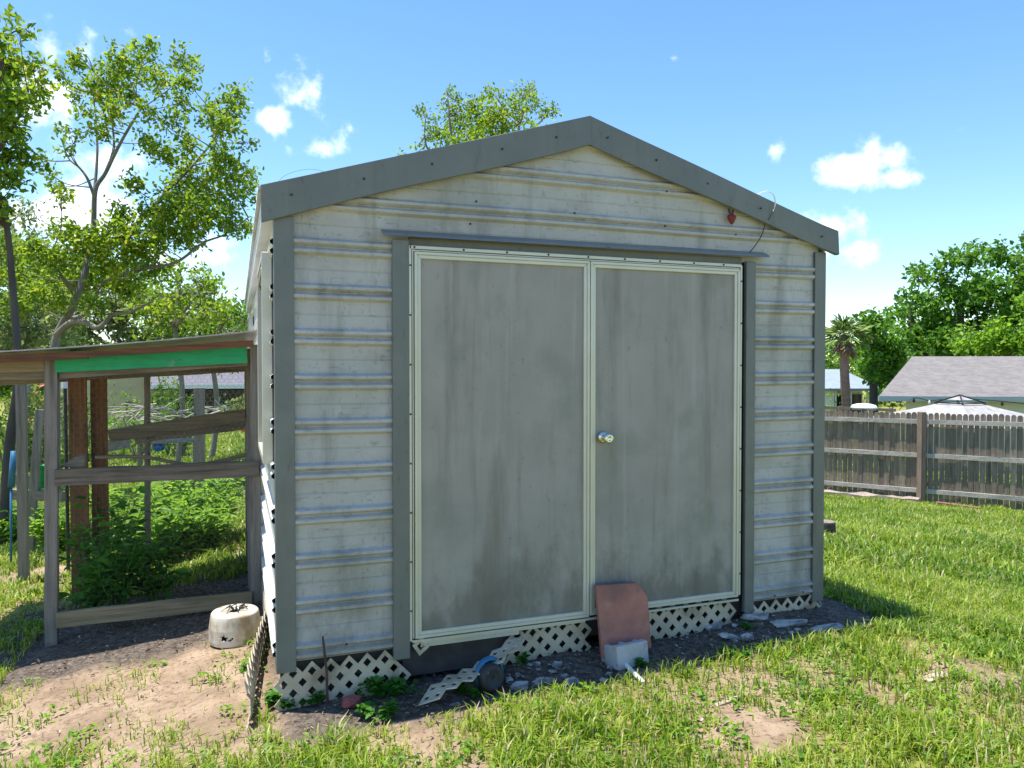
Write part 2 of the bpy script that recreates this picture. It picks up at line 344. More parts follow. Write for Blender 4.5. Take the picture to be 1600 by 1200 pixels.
def vnoise(x, y, s, seed=0):
    x = np.asarray(x, float)*s+seed*17.3; y = np.asarray(y, float)*s+seed*5.1
    xi, yi = np.floor(x).astype(int), np.floor(y).astype(int); fx, fy = x-xi, y-yi; fx = fx*fx*(3-2*fx); fy = fy*fy*(3-2*fy)
    h = lambda a, b: np.modf(np.abs(np.sin(a*127.1+b*311.7+seed*74.7)*43758.5453))[0]
    return (h(xi, yi)*(1-fx)+h(xi+1, yi)*fx)*(1-fy)+(h(xi, yi+1)*(1-fx)+h(xi+1, yi+1)*fx)*fy
# patches given by eye: px, py, radius in metres, strength (+ grass, - bare)
PATCH = [(120,1060,.7,-.62),(300,1040,.6,-.62),(60,1120,.5,-.4),(420,1120,.3,-.4),(620,1140,.16,-.3),(330,1120,.4,-.35),(700,1075,.3,-.5),(200,960,.7,-.9),(60,900,.8,-.9),(40,960,.6,-.9),
         (1180,1150,.20,-.7),(1150,1060,.45,-.55),(1000,1080,.35,-.3),(1440,1065,.3,-.55),(1580,1060,.3,-.4),(1300,1060,.3,-.15),(1280,1180,.2,-.25),(1560,1120,.25,-.3),(900,1110,.35,-.1),
         (340,860,.5,-.7),(130,800,1.0,-.1),(80,850,.7,-.3)]
PW = [(G(a, b), r, k) for a, b, r, k in PATCH]
def density(x, y):
    x = np.asarray(x, float); y = np.asarray(y, float)
    d = np.full(x.shape, .93)
    d -= .36*fade(1.2, -.6, x)*fade(1.4, .2, y)                       # the left foreground is mostly sand
    for p, r, k in PW: d += k*np.exp(-((x-p.x)**2+(y-p.y)**2)/(r*r))
    d += .75*(vnoise(x, y, 3.1, 1)-.5)+.55*(vnoise(x, y, 8.0, 2)-.5)
    d += .5*fade(3.0, 4.2, x)*fade(-1.2, .2, y)                       # lush to the right of the shed
    d += .4*fade(4, 7, y)
    front = fade(-.40, -.26, y)*fade(-.05, .1, x)*fade(3.45, 3.15, x)*(y < 1); d = np.maximum(d, .17*fade(.25, .6, vnoise(x, y, 5, 31)))   # bare soil under the front wall
    d -= 1.5*front
    d = np.where((x > -.02) & (x < 3.07) & (y > .0) & (y < 6.2), -1, d)
    coop = (x > -1.35) & (x < 0) & (y > 1.1) & (y < 2.6); d = np.where(coop, d-1.4, d)
    return np.clip(d, 0, 1)
def build_ground():
    def axis(lo, hi, step, far):
        a = list(np.arange(lo, hi, step)); s = step; v = lo; L_ = []
        while v > -far: s *= 1.13; v -= s; L_.append(v)
        s = step; v = a[-1]; H = []
        while v < far: s *= 1.13; v += s; H.append(v)
        return np.array(L_[::-1]+a+H)
    xs = axis(-3, 6, .035, 700); ys = axis(-2.2, 4, .035, 700)
    X, Y = np.meshgrid(xs, ys); Z = gz(X, Y) + .020*(vnoise(X, Y, 9, 5)-.5)*(np.hypot(X-1, Y) < 8) + .008*(vnoise(X, Y, 21, 6)-.5)*(np.hypot(X-1, Y) < 8)
    V = np.stack([X.ravel(), Y.ravel(), Z.ravel()], 1); nx, ny = len(xs), len(ys)
    i = np.arange(nx*ny).reshape(ny, nx); Fc = np.stack([i[:-1, :-1].ravel(), i[:-1, 1:].ravel(), i[1:, 1:].ravel(), i[1:, :-1].ravel()], 1)
    m = bpy.data.materials.new('ground'); m.use_nodes = True; nt = m.node_tree; N = nt.nodes.new; L = nt.links.new
    b = nt.nodes['Principled BSDF']; b.inputs['Roughness'].default_value = .95; b.inputs['Specular IOR Level'].default_value = .15
    tc = N('ShaderNodeTexCoord')
    def noise(sc, d=6):
        n = N('ShaderNodeTexNoise'); n.inputs['Scale'].default_value = sc; n.inputs['Detail'].default_value = d; n.inputs['Roughness'].default_value = .65; L(tc.outputs['Object'], n.inputs['Vector']); return n.outputs['Fac']
    def ramp(v, lo, hi, k=1):
        r = N('ShaderNodeMapRange'); r.interpolation_type = 'SMOOTHSTEP'; r.inputs[1].default_value = lo; r.inputs[2].default_value = hi; r.inputs[4].default_value = k; L(v, r.inputs[0]); return r.outputs[0]
    def mix(f, a, c):
        x = N('ShaderNodeMix'); x.data_type = 'RGBA'; L(f, x.inputs['Factor'])
        for k, q in (('A', a), ('B', c)):
            if isinstance(q, tuple): x.inputs[k].default_value = (*q, 1)
            else: L(q, x.inputs[k])
        return x.outputs['Result']
    sand = mix(ramp(noise(3), .35, .65), (.40, .295, .20), (.27, .19, .125))
    sand = mix(ramp(noise(9), .5, .62, .55), sand, (.20, .135, .09)); sand = mix(ramp(noise(40), .52, .66, .7), sand, (.13, .085, .055))
    sand = mix(ramp(noise(95), .62, .7, .7), sand, (.55, .47, .38))
    at = N('ShaderNodeAttribute'); at.attribute_name = 'tint'
    thatch = mix(ramp(noise(25), .4, .6), (.16, .20, .035), (.30, .26, .09))
    c = mix(ramp(at.outputs['Fac'], .35, .9), sand, thatch)
    at2 = N('ShaderNodeAttribute'); at2.attribute_name = 'soil'
    soil = mix(ramp(noise(30), .4, .62), (.075, .058, .045), (.16, .13, .105)); soil = mix(ramp(noise(90), .6, .68, .8), soil, (.42, .40, .36))
    c = mix(at2.outputs['Fac'], c, soil)
    L(c, b.inputs['Base Color'])
    bp = N('ShaderNodeBump'); bp.inputs['Strength'].default_value = .9; bp.inputs['Distance'].default_value = .02; L(noise(38, 8), bp.inputs['Height']); L(bp.outputs[0], b.inputs['Normal'])
    o = np_mesh('ground', V, Fc, m, smooth=True, tint=density(X, Y).ravel())
    xr, yr = X.ravel(), Y.ravel(); n1 = .12*(vnoise(xr, yr, 6, 8)-.5)
    s1 = fade(-.42, -.28, yr+n1)*fade(-.1, .1, xr+n1)*fade(3.8, 3.3, xr+n1)*(yr < 4)
    s2 = fade(-1.9, -1.5, xr+n1)*fade(.95, 1.2, yr+n1)*fade(3.1, 2.7, yr)*(xr < 0.1)
    a2 = o.data.attributes.new('soil', 'FLOAT', 'POINT'); a2.data.foreach_set('value', np.clip(np.maximum(s1, s2), 0, 1).astype(np.float32))
    tag(o, kind='structure')
build_ground()

# ---------------------------------------------------------------- grass
def blade_mat():
    m = bpy.data.materials.new('grass_blades'); m.use_nodes = True; nt = m.node_tree; N = nt.nodes.new; L = nt.links.new
    b = nt.nodes['Principled BSDF']; b.inputs['Roughness'].default_value = .45; b.inputs['Specular IOR Level'].default_value = .4
    at = N('ShaderNodeAttribute'); at.attribute_name = 'tint'; cr = N('ShaderNodeValToRGB'); e = cr.color_ramp.elements
    e[0].color = (.09, .19, .012, 1); e[1].color = (.5, .42, .24, 1); x = e.new(.45); x.color = (.25, .37, .02, 1); x = e.new(.8); x.color = (.44, .49, .06, 1)
    L(at.outputs['Fac'], cr.inputs[0]); L(cr.outputs[0], b.inputs['Base Color'])
    t = N('ShaderNodeBsdfTranslucent'); L(cr.outputs[0], t.inputs['Color']); mx = N('ShaderNodeMixShader'); mx.inputs[0].default_value = .42
    L(b.outputs[0], mx.inputs[1]); L(t.outputs[0], mx.inputs[2]); L(mx.outputs[0], nt.nodes['Material Output'].inputs[0])
    return m
BLADE = blade_mat()
def scatter(d0, d1, rho, wide=.9):
    """random ground points in the wedge the camera (and its neighbours) can see"""
    n = int(rho*2*wide*(d1*d1-d0*d0)/2); D = np.sqrt(rng.uniform(d0*d0, d1*d1, n)); a = rng.uniform(-wide, wide, n)*D
    x = CAM[0]+a*math.cos(YAW)-D*math.sin(YAW); y = CAM[1]+a*math.sin(YAW)+D*math.cos(YAW); return x, y, D
def grass(name, d0, d1, rho, hmin, hmax, w, label):
    x, y, D = scatter(d0, d1, rho, .95 if d0 < 5 else 1.3); den = density(x, y)
    tuft = vnoise(x, y, 14, 11)*.75+vnoise(x, y, 33, 12)*.45
    keep = rng.uniform(0, 1, len(x)) < den*np.clip(1.9*(tuft-.22)+.35*(D > 5), .03, 1.15); x, y, D, den = x[keep], y[keep], D[keep], den[keep]; n = len(x)
    z = gz(x, y); h = rng.uniform(hmin, hmax, n)*(.5+.55*den)*(.75+.6*vnoise(x, y, 3.5, 4)); wd = w*(.7+.6*rng.uniform(0, 1, n))
    a = rng.uniform(0, 2*np.pi, n); lean = rng.uniform(.1, .85, n)*h; ca, sa = np.cos(a), np.sin(a)
    b0 = np.stack([x, y, z-.006], 1); side = np.stack([-sa, ca, np.zeros(n)], 1)*wd[:, None]/2
    mid = b0+np.stack([ca*lean*.35, sa*lean*.35, h*.62], 1); tip = b0+np.stack([ca*lean*1.15, sa*lean*1.15, h*(1-.35*lean/h)], 1)
    V = np.stack([b0-side*.8, b0+side*.8, mid+side, mid-side, tip+side*.12, tip-side*.12], 1).reshape(-1, 3)
    k = np.arange(n)[:, None]*6; Fc = np.concatenate([k+np.array([[0, 1, 2, 3]]), k+np.array([[3, 2, 4, 5]])], 1).reshape(-1, 4)
    t = np.clip(.33+.25*rng.normal(size=n)+.5*(vnoise(x, y, 1.7, 3)-.5)+.25*(1-den), 0, .86); t = np.where(rng.uniform(0, 1, n) < .06, 1, t)
    o = np_mesh(name, V, Fc, BLADE, tint=np.repeat(t, 6)); tag(o, label, 'grass', kind='stuff'); return o
grass('grass', 2.0, 5.6, 9000, .03, .10, .0058, 'patchy green lawn grass growing in tufts between bare sand in the foreground')
grass('lawn_grass', 5.6, 15, 2300, .05, .13, .011, 'bright green lawn around and behind the shed')
grass('far_grass', 15, 45, 260, .08, .18, .035, 'distant lawn between the fence posts and the houses')

def leaves(C, D_, L_, Wd, Nn=None, fold=.25):
    """C base points, D_ unit directions, lengths, widths -> verts, faces (two quads per leaf)"""
    n = len(C); rnd = rng.normal(size=(n, 3)) if Nn is None else Nn
    s = np.cross(D_, rnd); s /= np.linalg.norm(s, axis=1)[:, None]+1e-9; nn = np.cross(s, D_)
    L_ = np.broadcast_to(L_, (n,))[:, None]; Wd = np.broadcast_to(Wd, (n,))[:, None]
    b = C; tip = C+D_*L_-nn*L_*.12; l1 = C+D_*L_*.33+s*Wd*.5+nn*Wd*fold; l2 = C+D_*L_*.7+s*Wd*.38+nn*Wd*fold*.7
    r1 = C+D_*L_*.33-s*Wd*.5+nn*Wd*fold; r2 = C+D_*L_*.7-s*Wd*.38+nn*Wd*fold*.7
    V = np.stack([b, l1, l2, tip, r2, r1], 1).reshape(-1, 3); k = np.arange(n)[:, None]*6
    Fc = np.concatenate([k+np.array([[0, 1, 2, 3]]), k+np.array([[0, 3, 4, 5]])], 1).reshape(-1, 4)
    return V, Fc
def rand_dirs(n, up=0.0):
    d = rng.normal(size=(n, 3)); d[:, 2] += up; return d/(np.linalg.norm(d, axis=1)[:, None]+1e-9)

def ground_cover():
    # clover-like rosettes among the grass
    x, y, D = scatter(2.0, 6.5, 190); den = density(x, y); k = (rng.uniform(0, 1, len(x)) < .25+.6*den) & (den > .02) & (vnoise(x, y, 2.3, 21) > .30); x, y = x[k], y[k]
    m = 8; C = np.repeat(np.stack([x, y, gz(x, y)], 1), m, 0); n = len(C); a = rng.uniform(0, 6.28, n)
    st = rng.uniform(.004, .035, n); C = C+np.stack([np.cos(a)*st, np.sin(a)*st, rng.uniform(.008, .035, n)], 1)
    a += rng.normal(0, .5, n); d = np.stack([np.cos(a), np.sin(a), rng.uniform(-.1, .6, n)], 1); d /= np.linalg.norm(d, axis=1)[:, None]
    sz = rng.uniform(.012, .036, n); V, Fc = leaves(C, d, sz, sz*.6, np.tile([0, 0, 1.], (n, 1))+rng.normal(0, .35, (n, 3)))
    tag(np_mesh('ground_cover', V, Fc, M['leaf_bright']), 'small round leaved ground cover spreading over the sand and grass', 'ground cover', kind='stuff')
    # litter: dead leaves, chips and twigs
    x, y, D = scatter(2.2, 7, 900); fr = (y > -.38) & (y < .1) & (x > .0) & (x < 3.6); cp_ = (x > -1.7) & (x < 0) & (y > 1) & (y < 3)
    k = (rng.uniform(0, 1, len(x)) < np.where(fr | cp_, .9, .24*(1-density(x, y)))) & ~((x > 0) & (x < 3.05) & (y > .1)); x, y = x[k], y[k]; n = len(x)
    C = np.stack([x, y, gz(x, y)+rng.uniform(.004, .016, n)], 1); d = rand_dirs(n); d[:, 2] *= .25; d /= np.linalg.norm(d, axis=1)[:, None]
    sz = rng.uniform(.008, .03, n); V, Fc = leaves(C, d, sz, sz*rng.choice([.08, .12, .3, .5], n), np.tile([0, 0, 1.], (n, 1))+rng.normal(0, .3, (n, 3)))
    ml = leaf_mat('dead_leaf', (.12, .08, .05), (.32, .24, .17), (.6, .54, .45), .1, .8)
    tag(np_mesh('leaf_litter', V, Fc, ml), 'brown leaf litter, bark chips and twigs scattered over the bare soil', 'leaf litter', kind='stuff')
ground_cover()

# ---------------------------------------------------------------- shed
WD, LEN, HW, HP, OV = 3.05, 6.1, 2.03, 2.6315, .0585
SL = (HP-(HW+.12))/(WD/2+OV)
def rib(z):
    """outward offset of the ribbed sheet at height z"""
    q = (z-.085) % .203
    if q > .1015: q -= .203
    o = 0.0
    for c in (-.021, .021):
        t = abs(q-c)
        if t < .019: o = max(o, .021*min(1, (.019-t)/.0135))
    if abs(abs(q)-.1015) < .004: o -= .003
    return o
def rib_levels(z0, z1):
    L_ = {z0, z1}
    for k in range(-1, 16):
        b = .085+.203*k
        for q in (-.0415, -.0395, -.0275, -.0145, -.002, 0, .002, .0145, .0275, .0395, .0415, .0965, .1015, .1065):
            if z0 < b+q < z1: L_.add(b+q)
    return sorted(L_)
def siding(name, mat_, root, o, u, out, u0, u1, z0, z1, zmax=None, step=.06):
    o, u, out = Vector(o), Vector(u), Vector(out); zs = rib_levels(z0, z1); n = max(2, int((u1-u0)/step)); V = []; Fc = []
    for i in range(n+1):
        a = u0+(u1-u0)*i/n; top = zmax(a) if zmax else 9
        for z in zs:
            zz = min(z, top); w = mnoise.noise(Vector((a*1.3, zz*.8, 3)))*.003; zc = zz + mnoise.noise(Vector((a*1.1, zz*.5, 9)))*.005*(1 if z0 < z < z1 else 0)
            V.append(o+u*a+out*(rib(zz)+w*.6)+Vector((0, 0, zc)))
    m = len(zs)
    for i in range(n):
        for j in range(m-1):
            Fc.append((i*m+j, (i+1)*m+j, (i+1)*m+j+1, i*m+j+1))
    b = MB().add(V, Fc); ob = b.build(name, mat_, root)
    return ob
def roofz(x): return HP-SL*abs(x-WD/2)
shed = thing('garden_shed', (WD/2, 0, -.12), 'weathered off white metal shed with grey trim and double doors standing on a lattice skirt', 'shed')
ux, fo = (1, 0, 0), (0, -1, 0)
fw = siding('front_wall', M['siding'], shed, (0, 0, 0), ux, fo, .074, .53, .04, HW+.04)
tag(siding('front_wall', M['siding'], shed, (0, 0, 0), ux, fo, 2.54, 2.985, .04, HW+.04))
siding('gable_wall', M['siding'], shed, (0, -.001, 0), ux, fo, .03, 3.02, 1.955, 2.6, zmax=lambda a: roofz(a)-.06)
# trim the two side strips where the gable sheet starts: they butt behind it
b = MB()
for (x0, x1, y0, y1) in ((0.0, WD, .03, .06),): b.box((WD/2, .045, 1.0), (WD-.02, .03, 2.0))
b.build('inner_lining', M['dark'], shed)
siding('left_wall', M['siding_side'], shed, (0, 0, 0), (0, 1, 0), (-1, 0, 0), .05, LEN, .02, HW+.05, step=.25)
siding('right_wall', M['siding_side'], shed, (WD, 0, 0), (0, 1, 0), (1, 0, 0), .03, LEN, .02, HW+.05, step=.25)
siding('rear_wall', M['siding_side'], shed, (0, LEN, 0), (1, 0, 0), (0, 1, 0), 0, WD, .02, 2.6, zmax=lambda a: roofz(a)-.05, step=.15)
# corner posts: an angle with a lip
def corner(x0, x1, xs, sgn):
    b = MB(); b.box(((x0+x1)/2, -.016, 1.018), (x1-x0, .012, 2.036)); b.box((xs+sgn*.003, .033, 1.018), (.006, .084, 2.032))
    b.box((x1-.003 if sgn < 0 else x0+.003, -.008, 1.018), (.006, .016, 2.034))
    b.build('corner_trim', M['trim'], shed, bevel=.0015)
corner(-.006, .079, 0, -1); corner(2.982, WD+.010, WD, 1)
# floor beam, sill and dark void
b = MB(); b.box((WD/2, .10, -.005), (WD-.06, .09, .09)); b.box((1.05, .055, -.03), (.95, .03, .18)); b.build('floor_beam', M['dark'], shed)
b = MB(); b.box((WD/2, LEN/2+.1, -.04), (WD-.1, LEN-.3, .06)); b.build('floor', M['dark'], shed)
for x in (.35, 1.2, 2.0, 2.8):
    for y in (.3, 5.8): MB().box((x, y, -.25), (.19, .19, .38)).build('foundation_block', M['concrete'], shed)
# roof: ribbed sheets
def roof_side(sg):
    V = []; Fc = []; ys = []; y = -.03
    while y < LEN+.05:
        ys += [(y, 0), (y+.10, 0), (y+.11, .014), (y+.125, .014), (y+.135, 0)]; y += .2
    n = 8
    for (yy, h) in ys:
        for i in range(n+1):
            x = WD/2+sg*(WD/2+OV+.012)*i/n; V.append((x, yy, HP+.010-SL*abs(x-WD/2)+h))
        for i in range(n+1):
            x = WD/2+sg*(WD/2+OV+.012)*i/n; V.append((x, yy, HP-.008-SL*abs(x-WD/2)+h*.2))
    m = 2*(n+1)
    for k in range(len(ys)-1):
        for i in range(n):
            Fc.append((k*m+i, k*m+i+1, (k+1)*m+i+1, (k+1)*m+i)); Fc.append((k*m+n+1+i, (k+1)*m+n+1+i, (k+1)*m+n+2+i, k*m+n+2+i))
        Fc.append((k*m+n, (k+1)*m+n, (k+1)*m+2*n+1, k*m+2*n+1))
    for k in (0, len(ys)-1):
        for i in range(n): Fc.append((k*m+i, k*m+i+1, k*m+n+2+i, k*m+n+1+i))
    MB().add(V, Fc).build('roof', M['roof'], shed)
roof_side(-1); roof_side(1)
for sg in (-1, 1):
    # eave boards with soffit
    x = WD/2+sg*(WD/2+OV-.012); b = MB(); b.box((x, LEN/2+.02, HW+.055), (.012, LEN-.02, .115)); b.box((WD/2+sg*(WD/2+.022), LEN/2+.02, HW+.004), (.058, LEN-.04, .008))
    b.build('eave_board', M['siding_side'], shed)
    # gable fascia, mitred at the ridge, plumb cut at the eave
    xa, xb = WD/2, WD/2+sg*(WD/2+OV); top = HP+.012; h = .148; n = 16; V = []; Fc = []
    for i in range(n+1):
        x = xa+(xb-xa)*i/n+(sg*.0015 if i == 0 else 0); t = i/n; z = top-SL*abs(x-WD/2); w = .0035*math.sin(t*9+sg)+(-.012*max(0, t-.93)/.07 if sg > 0 else 0)
        hh = h+.004*math.sin(t*7)+ (.012*t if sg < 0 else -.01*t)
        for (yy, zz) in ((-.034, z), (-.050+w, z-.004), (-.050+w*1.6, z-hh), (-.040+w, z-hh-.003), (-.034, z-hh)):
            V.append((x, yy, zz))
    for i in range(n):
        for k in range(5): Fc.append((i*5+k, i*5+(k+1) % 5, (i+1)*5+(k+1) % 5, (i+1)*5+k))
    Fc += [(0, 1, 2, 3, 4), tuple(n*5+k for k in (4, 3, 2, 1, 0))]
    MB().add(V, Fc).build('gable_fascia', M['trim'], shed)
    b = MB()
    for t in ((.06, .24, .44, .66, .93) if sg > 0 else (.12, .3, .52, .72, .92)):
        x = xa+(xb-xa)*t; z = top-SL*abs(x-WD/2)-.075; bb = MB(); bb.lathe([(.0, .006), (.004, .006), (.006, 0)], (x, -.053, z), 8, Matrix.Rotation(R(90), 3, 'X')); bb.build('screw', M['black'], shed)
# header flashing: slopes out over the doors with a dropped lip
V = []; xs_ = np.linspace(.467, 2.622, 30)
for x in xs_:
    d = .0022*math.sin(x*9)+.0015*math.sin(x*23); z0 = 1.972+.004*(x-.467)
    for (yy, zz) in ((-.018, z0+.034), (-.058+d, z0+.012), (-.064+d, z0), (-.058+d, z0), (-.056+d, z0+.010), (-.014, z0+.028)): V.append((x, yy, zz))
Fc = [(i*6+k, i*6+(k+1) % 6, (i+1)*6+(k+1) % 6, (i+1)*6+k) for i in range(29) for k in range(6)]+[(0, 1, 2, 3, 4, 5), tuple(29*6+k for k in (5, 4, 3, 2, 1, 0))]
MB().add(V, Fc).build('door_header', mat('header_paint', (.18, .19, .18), (.15, .16, .155), 5, .4, layers=[(14, (1, 4, 4), .66, .70, (.03, .03, .035), .9)]), shed)
# jambs
b = MB(); b.box((.556, -.022, .978), (.078, .03, 1.965)); b.build('door_jamb', M['trim'], shed, bevel=.003)
b = MB(); b.box((2.524, -.022, .976), (.062, .03, 1.961)); b.build('door_jamb', M['trim'], shed, bevel=.003)
b = MB(); b.box((1.54, -.004, 1.955), (1.88, .01, .05)); b.build('head_jamb', M['trim'], shed)
# flange frame round both doors, with screws
b = MB(); b.bar((.600, -.030, .075), (.600, -.030, 1.936), .012, .012, (1, 0, 0)); b.bar((.613, -.026, .085), (.613, -.026, 1.92), .012, .007, (1, 0, 0))
b.box((1.528, -.030, 1.929), (1.862, .012, .016)); b.box((1.528, -.026, 1.915), (1.84, .010, .007))
b.bar((2.459, -.030, .10), (2.459, -.030, 1.932), .010, .012, (1, 0, 0)); b.box((1.53, -.028, .072), (1.85, .012, .012))
dfr = b.build('door_frame', M['alu'], shed, bevel=.0015)
for x in (.62, .86, 1.08, 1.30, 1.52, 1.73, 1.94, 2.15, 2.34):
    bb = MB(); bb.lathe([(0, .004), (.004, .004), (.0055, 0)], (x, -.0365, 1.929), 8, Matrix.Rotation(R(90), 3, 'X')); bb.build('screw', M['black'], dfr)
for z in [.22+.232*k for k in range(8)]:
    for x in (.600, 2.459):
        bb = MB(); bb.lathe([(0, .004), (.0035, .004), (.005, 0)], (x, -.0365, z), 8, Matrix.Rotation(R(90), 3, 'X')); bb.build('screw', M['black'], dfr)
# the two doors
def door(x0, x1, z0, z1, fwid):
    t = .018; b = MB()
    def ring(xa, xb, za, zb, w, y0, y1):
        o_ = [(xa, za), (xb, za), (xb, zb), (xa, zb)]; i_ = [(xa+w, za+w), (xb-w, za+w), (xb-w, zb-w), (xa+w, zb-w)]
        for k in range(4):
            q = (k+1) % 4; b.prism([(o_[k][0], y0, o_[k][1]), (o_[q][0], y0, o_[q][1]), (i_[q][0], y0, i_[q][1]), (i_[k][0], y0, i_[k][1])], (0, y1-y0, 0))
    ring(x0, x1, z0, z1, fwid*.45, -.040, -.012); ring(x0+fwid*.45, x1-fwid*.45, z0+fwid*.45, z1-fwid*.45, fwid*.55, -.034, -.012)
    pn = []; 
    n = 24; V = []; Fc = []
    for j in range(n+1):
        for i in range(n+1):
            x = x0+fwid*.9+(x1-x0-1.8*fwid)*i/n; z = z0+fwid*.9+(z1-z0-1.8*fwid)*j/n
            V.append((x, -.022+.004*mnoise.noise(Vector((x*1.6, z*1.1, x0))), z))
    for j in range(n):
        for i in range(n): a = j*(n+1)+i; Fc.append((a, a+1, a+n+2, a+n+1))
    pm = MB().add(V, Fc).build('door', M['panel'], shed, smooth=True)
    b.build('frame', M['alu'], pm, bevel=.0015)
    return pm
dl = door(.620, 1.529, .085, 1.909, .031); dr = door(1.533, 2.448, .092, 1.909, .031)
b = MB(); b.box((1.08, -.020, .066), (.86, .022, .014)); b.box((.9, -.012, .045), (.5, .01, .02)); b.build('threshold', M['alu'], shed)
b = MB(); Mx = Matrix.Rotation(R(90), 3, 'X'); b.lathe([(0, .012), (.014, .012), (.026, .008), (.031, .002), (.031, 0)], (1.608, -.036, 1.008), 28, Mx)
b.lathe([(.012, 0), (.011, .022), (.017, .028), (.026, .036), (.0275, .046), (.024, .056), (.013, .061), (.011, .0585), (0, .0585)], (1.610, -.044, 1.006), 28, Mx)
b.build('door_knob', M['chrome'], dr, smooth=True)
# lattice: rings of diamonds
LA, LB = .0415, .0455
def lattice(name, cells, place, parent, th=.006, m=None):
    V = []; Fc = []
    S_ = set(cells)
    for (i, j) in cells:
        cx, cz = i*LA, j*LB
        oq = [(cx, cz-LB), (cx+LA, cz), (cx, cz+LB), (cx-LA, cz)]; hh = .47
        iq = [(cx, cz-LB*hh), (cx+LA*hh, cz), (cx, cz+LB*hh), (cx-LA*hh, cz)]; n = len(V)
        nb = [(i+1, j-1), (i+1, j+1), (i-1, j+1), (i-1, j-1)]
        for q in oq+iq: V.append(place(q[0], q[1], 0))
        for q in oq+iq: V.append(place(q[0], q[1], th))
        for k in range(4):
            q = (k+1) % 4
            Fc.append((n+k, n+q, n+4+q, n+4+k)); Fc.append((n+8+k, n+12+k, n+12+q, n+8+q)); Fc.append((n+4+k, n+4+q, n+12+q, n+12+k))
            if nb[k] not in S_: Fc.append((n+k, n+8+k, n+8+q, n+q))
    return MB().add(V, Fc).build(name, m or M['lattice'], parent)
def cells(i0, i1, tops, j0=-5):
    return [(i, j) for i in range(i0, i1) for j in range(j0, 2) if (i+j) % 2 == 0 and j <= tops(i)]
# front left piece
lattice('lattice_skirt', [c for c in cells(1, 15, lambda i: 0 if i < 14 else -1, -4)], lambda a, c, t: Vector((a-.018, -.012+t-.02*(c+.1), c-.012+.02*a)), shed)
lattice('lattice_skirt', [(0, 0)], lambda a, c, t: Vector((.648+a*1.0+c*.15, -.03+t, .045+c*1.0-a*.2)), shed)
# middle piece by the doors
lattice('lattice_skirt', [c for c in cells(27, 38, lambda i: 0 if i > 27 else -1, -3)], lambda a, c, t: Vector((a-.018, -.010+t-.05*c, c+.035+.10*(a-1.3)*.6)), shed)
# torn strip hanging down and outwards
def torn(a, c, t):
    s = (a-.62)/.55
    tilt = 1.62
    z0 = -.115+.145*s+.012*math.sin(s*9); return Vector((a, -.06-.05*(1-s)-math.sin(tilt)*(c+.02)*-1*.9-.12*(1-s)+t*.3, z0+math.cos(tilt)*c*1.0+t))
lattice('torn_lattice', [c for c in cells(15, 28, lambda i: 0, -2)], torn, shed)
# right pieces
lattice('lattice_skirt', [c for c in cells(44, 60, lambda i: 0, -3)], lambda a, c, t: Vector((a-.03, -.008+t-.03*c, c+.048)), shed)
lattice('lattice_skirt', [c for c in cells(62, 74, lambda i: 0, -3)], lambda a, c, t: Vector((a-.008, -.008+t-.03*c, c-.008+.012*(a-2.6))), shed)
# along the left side, kicked out at the front
def side_l(a, c, t):
    k = max(0, 1-a/.95); return Vector((-.018-.115*k**.8-.02*k*math.sin(c*20)+t, a-.06*k, c-.035-.012*a))
lattice('lattice_skirt', [c for c in cells(0, 50, lambda i: 0, -5)], side_l, shed)
lattice('lattice_skirt', [c for c in cells(0, 70, lambda i: 0, -5)], lambda a, c, t: Vector((WD+.004+t, a+.03, c-.03-.02*a)), shed)
# jalousie window on the left wall
b = MB()
for (ya, yb, za, zb) in ((.16, .19, .92, 1.9), (.93, .96, .92, 1.9), (.19, .93, .92, .95), (.19, .93, 1.87, 1.9)): b.box((-.03, (ya+yb)/2, (za+zb)/2), (.045, yb-ya, zb-za))
wf = b.build('window', M['alu'], shed, bevel=.002)
b = MB(); b.box((-.018, .56, 1.41), (.006, .74, .92)); b.build('pane', M['glass'], wf)
b = MB(); b.tube([(-.05, .2, 1.83), (-.062, .3, 1.76), (-.04, .42, 1.74)], .006, 6); b.build('latch', M['alu'], wf)
b = MB()
for (ya, yb) in ((4.2, 4.23), (5.0, 5.03)): b.box((-.03, (ya+yb)/2, 1.5), (.04, .03, .8))
b.box((-.03, 4.615, 1.885), (.04, .77, .03)); b.box((-.03, 4.615, 1.115), (.04, .77, .03)); wf = b.build('window', M['alu'], shed); b = MB(); b.box((-.016, 4.615, 1.5), (.006, .77, .74)); b.build('pane', M['glass'], wf)
# dark strip standing in for shade at the ribs' cut ends by the corner trim
b = MB(); b.box((-.004, .082, 1.4), (.01, .03, .95)); b.build('gap_shade_strip', M['dark'], shed)
for k, (x, z) in enumerate(((.93, 2.17), (1.45, 2.15), (1.98, 2.12), (2.42, 2.10), (.9, 2.06), (1.98, 2.30), (.3, .1), (2.7, .07), (2.9, .07))):
    bb = MB(); bb.lathe([(0, .004), (.004, .004), (.006, 0)], (x, -.014-rib(z), z), 8, Matrix.Rotation(R(90), 3, 'X')); bb.build('screw', M['black'], shed)

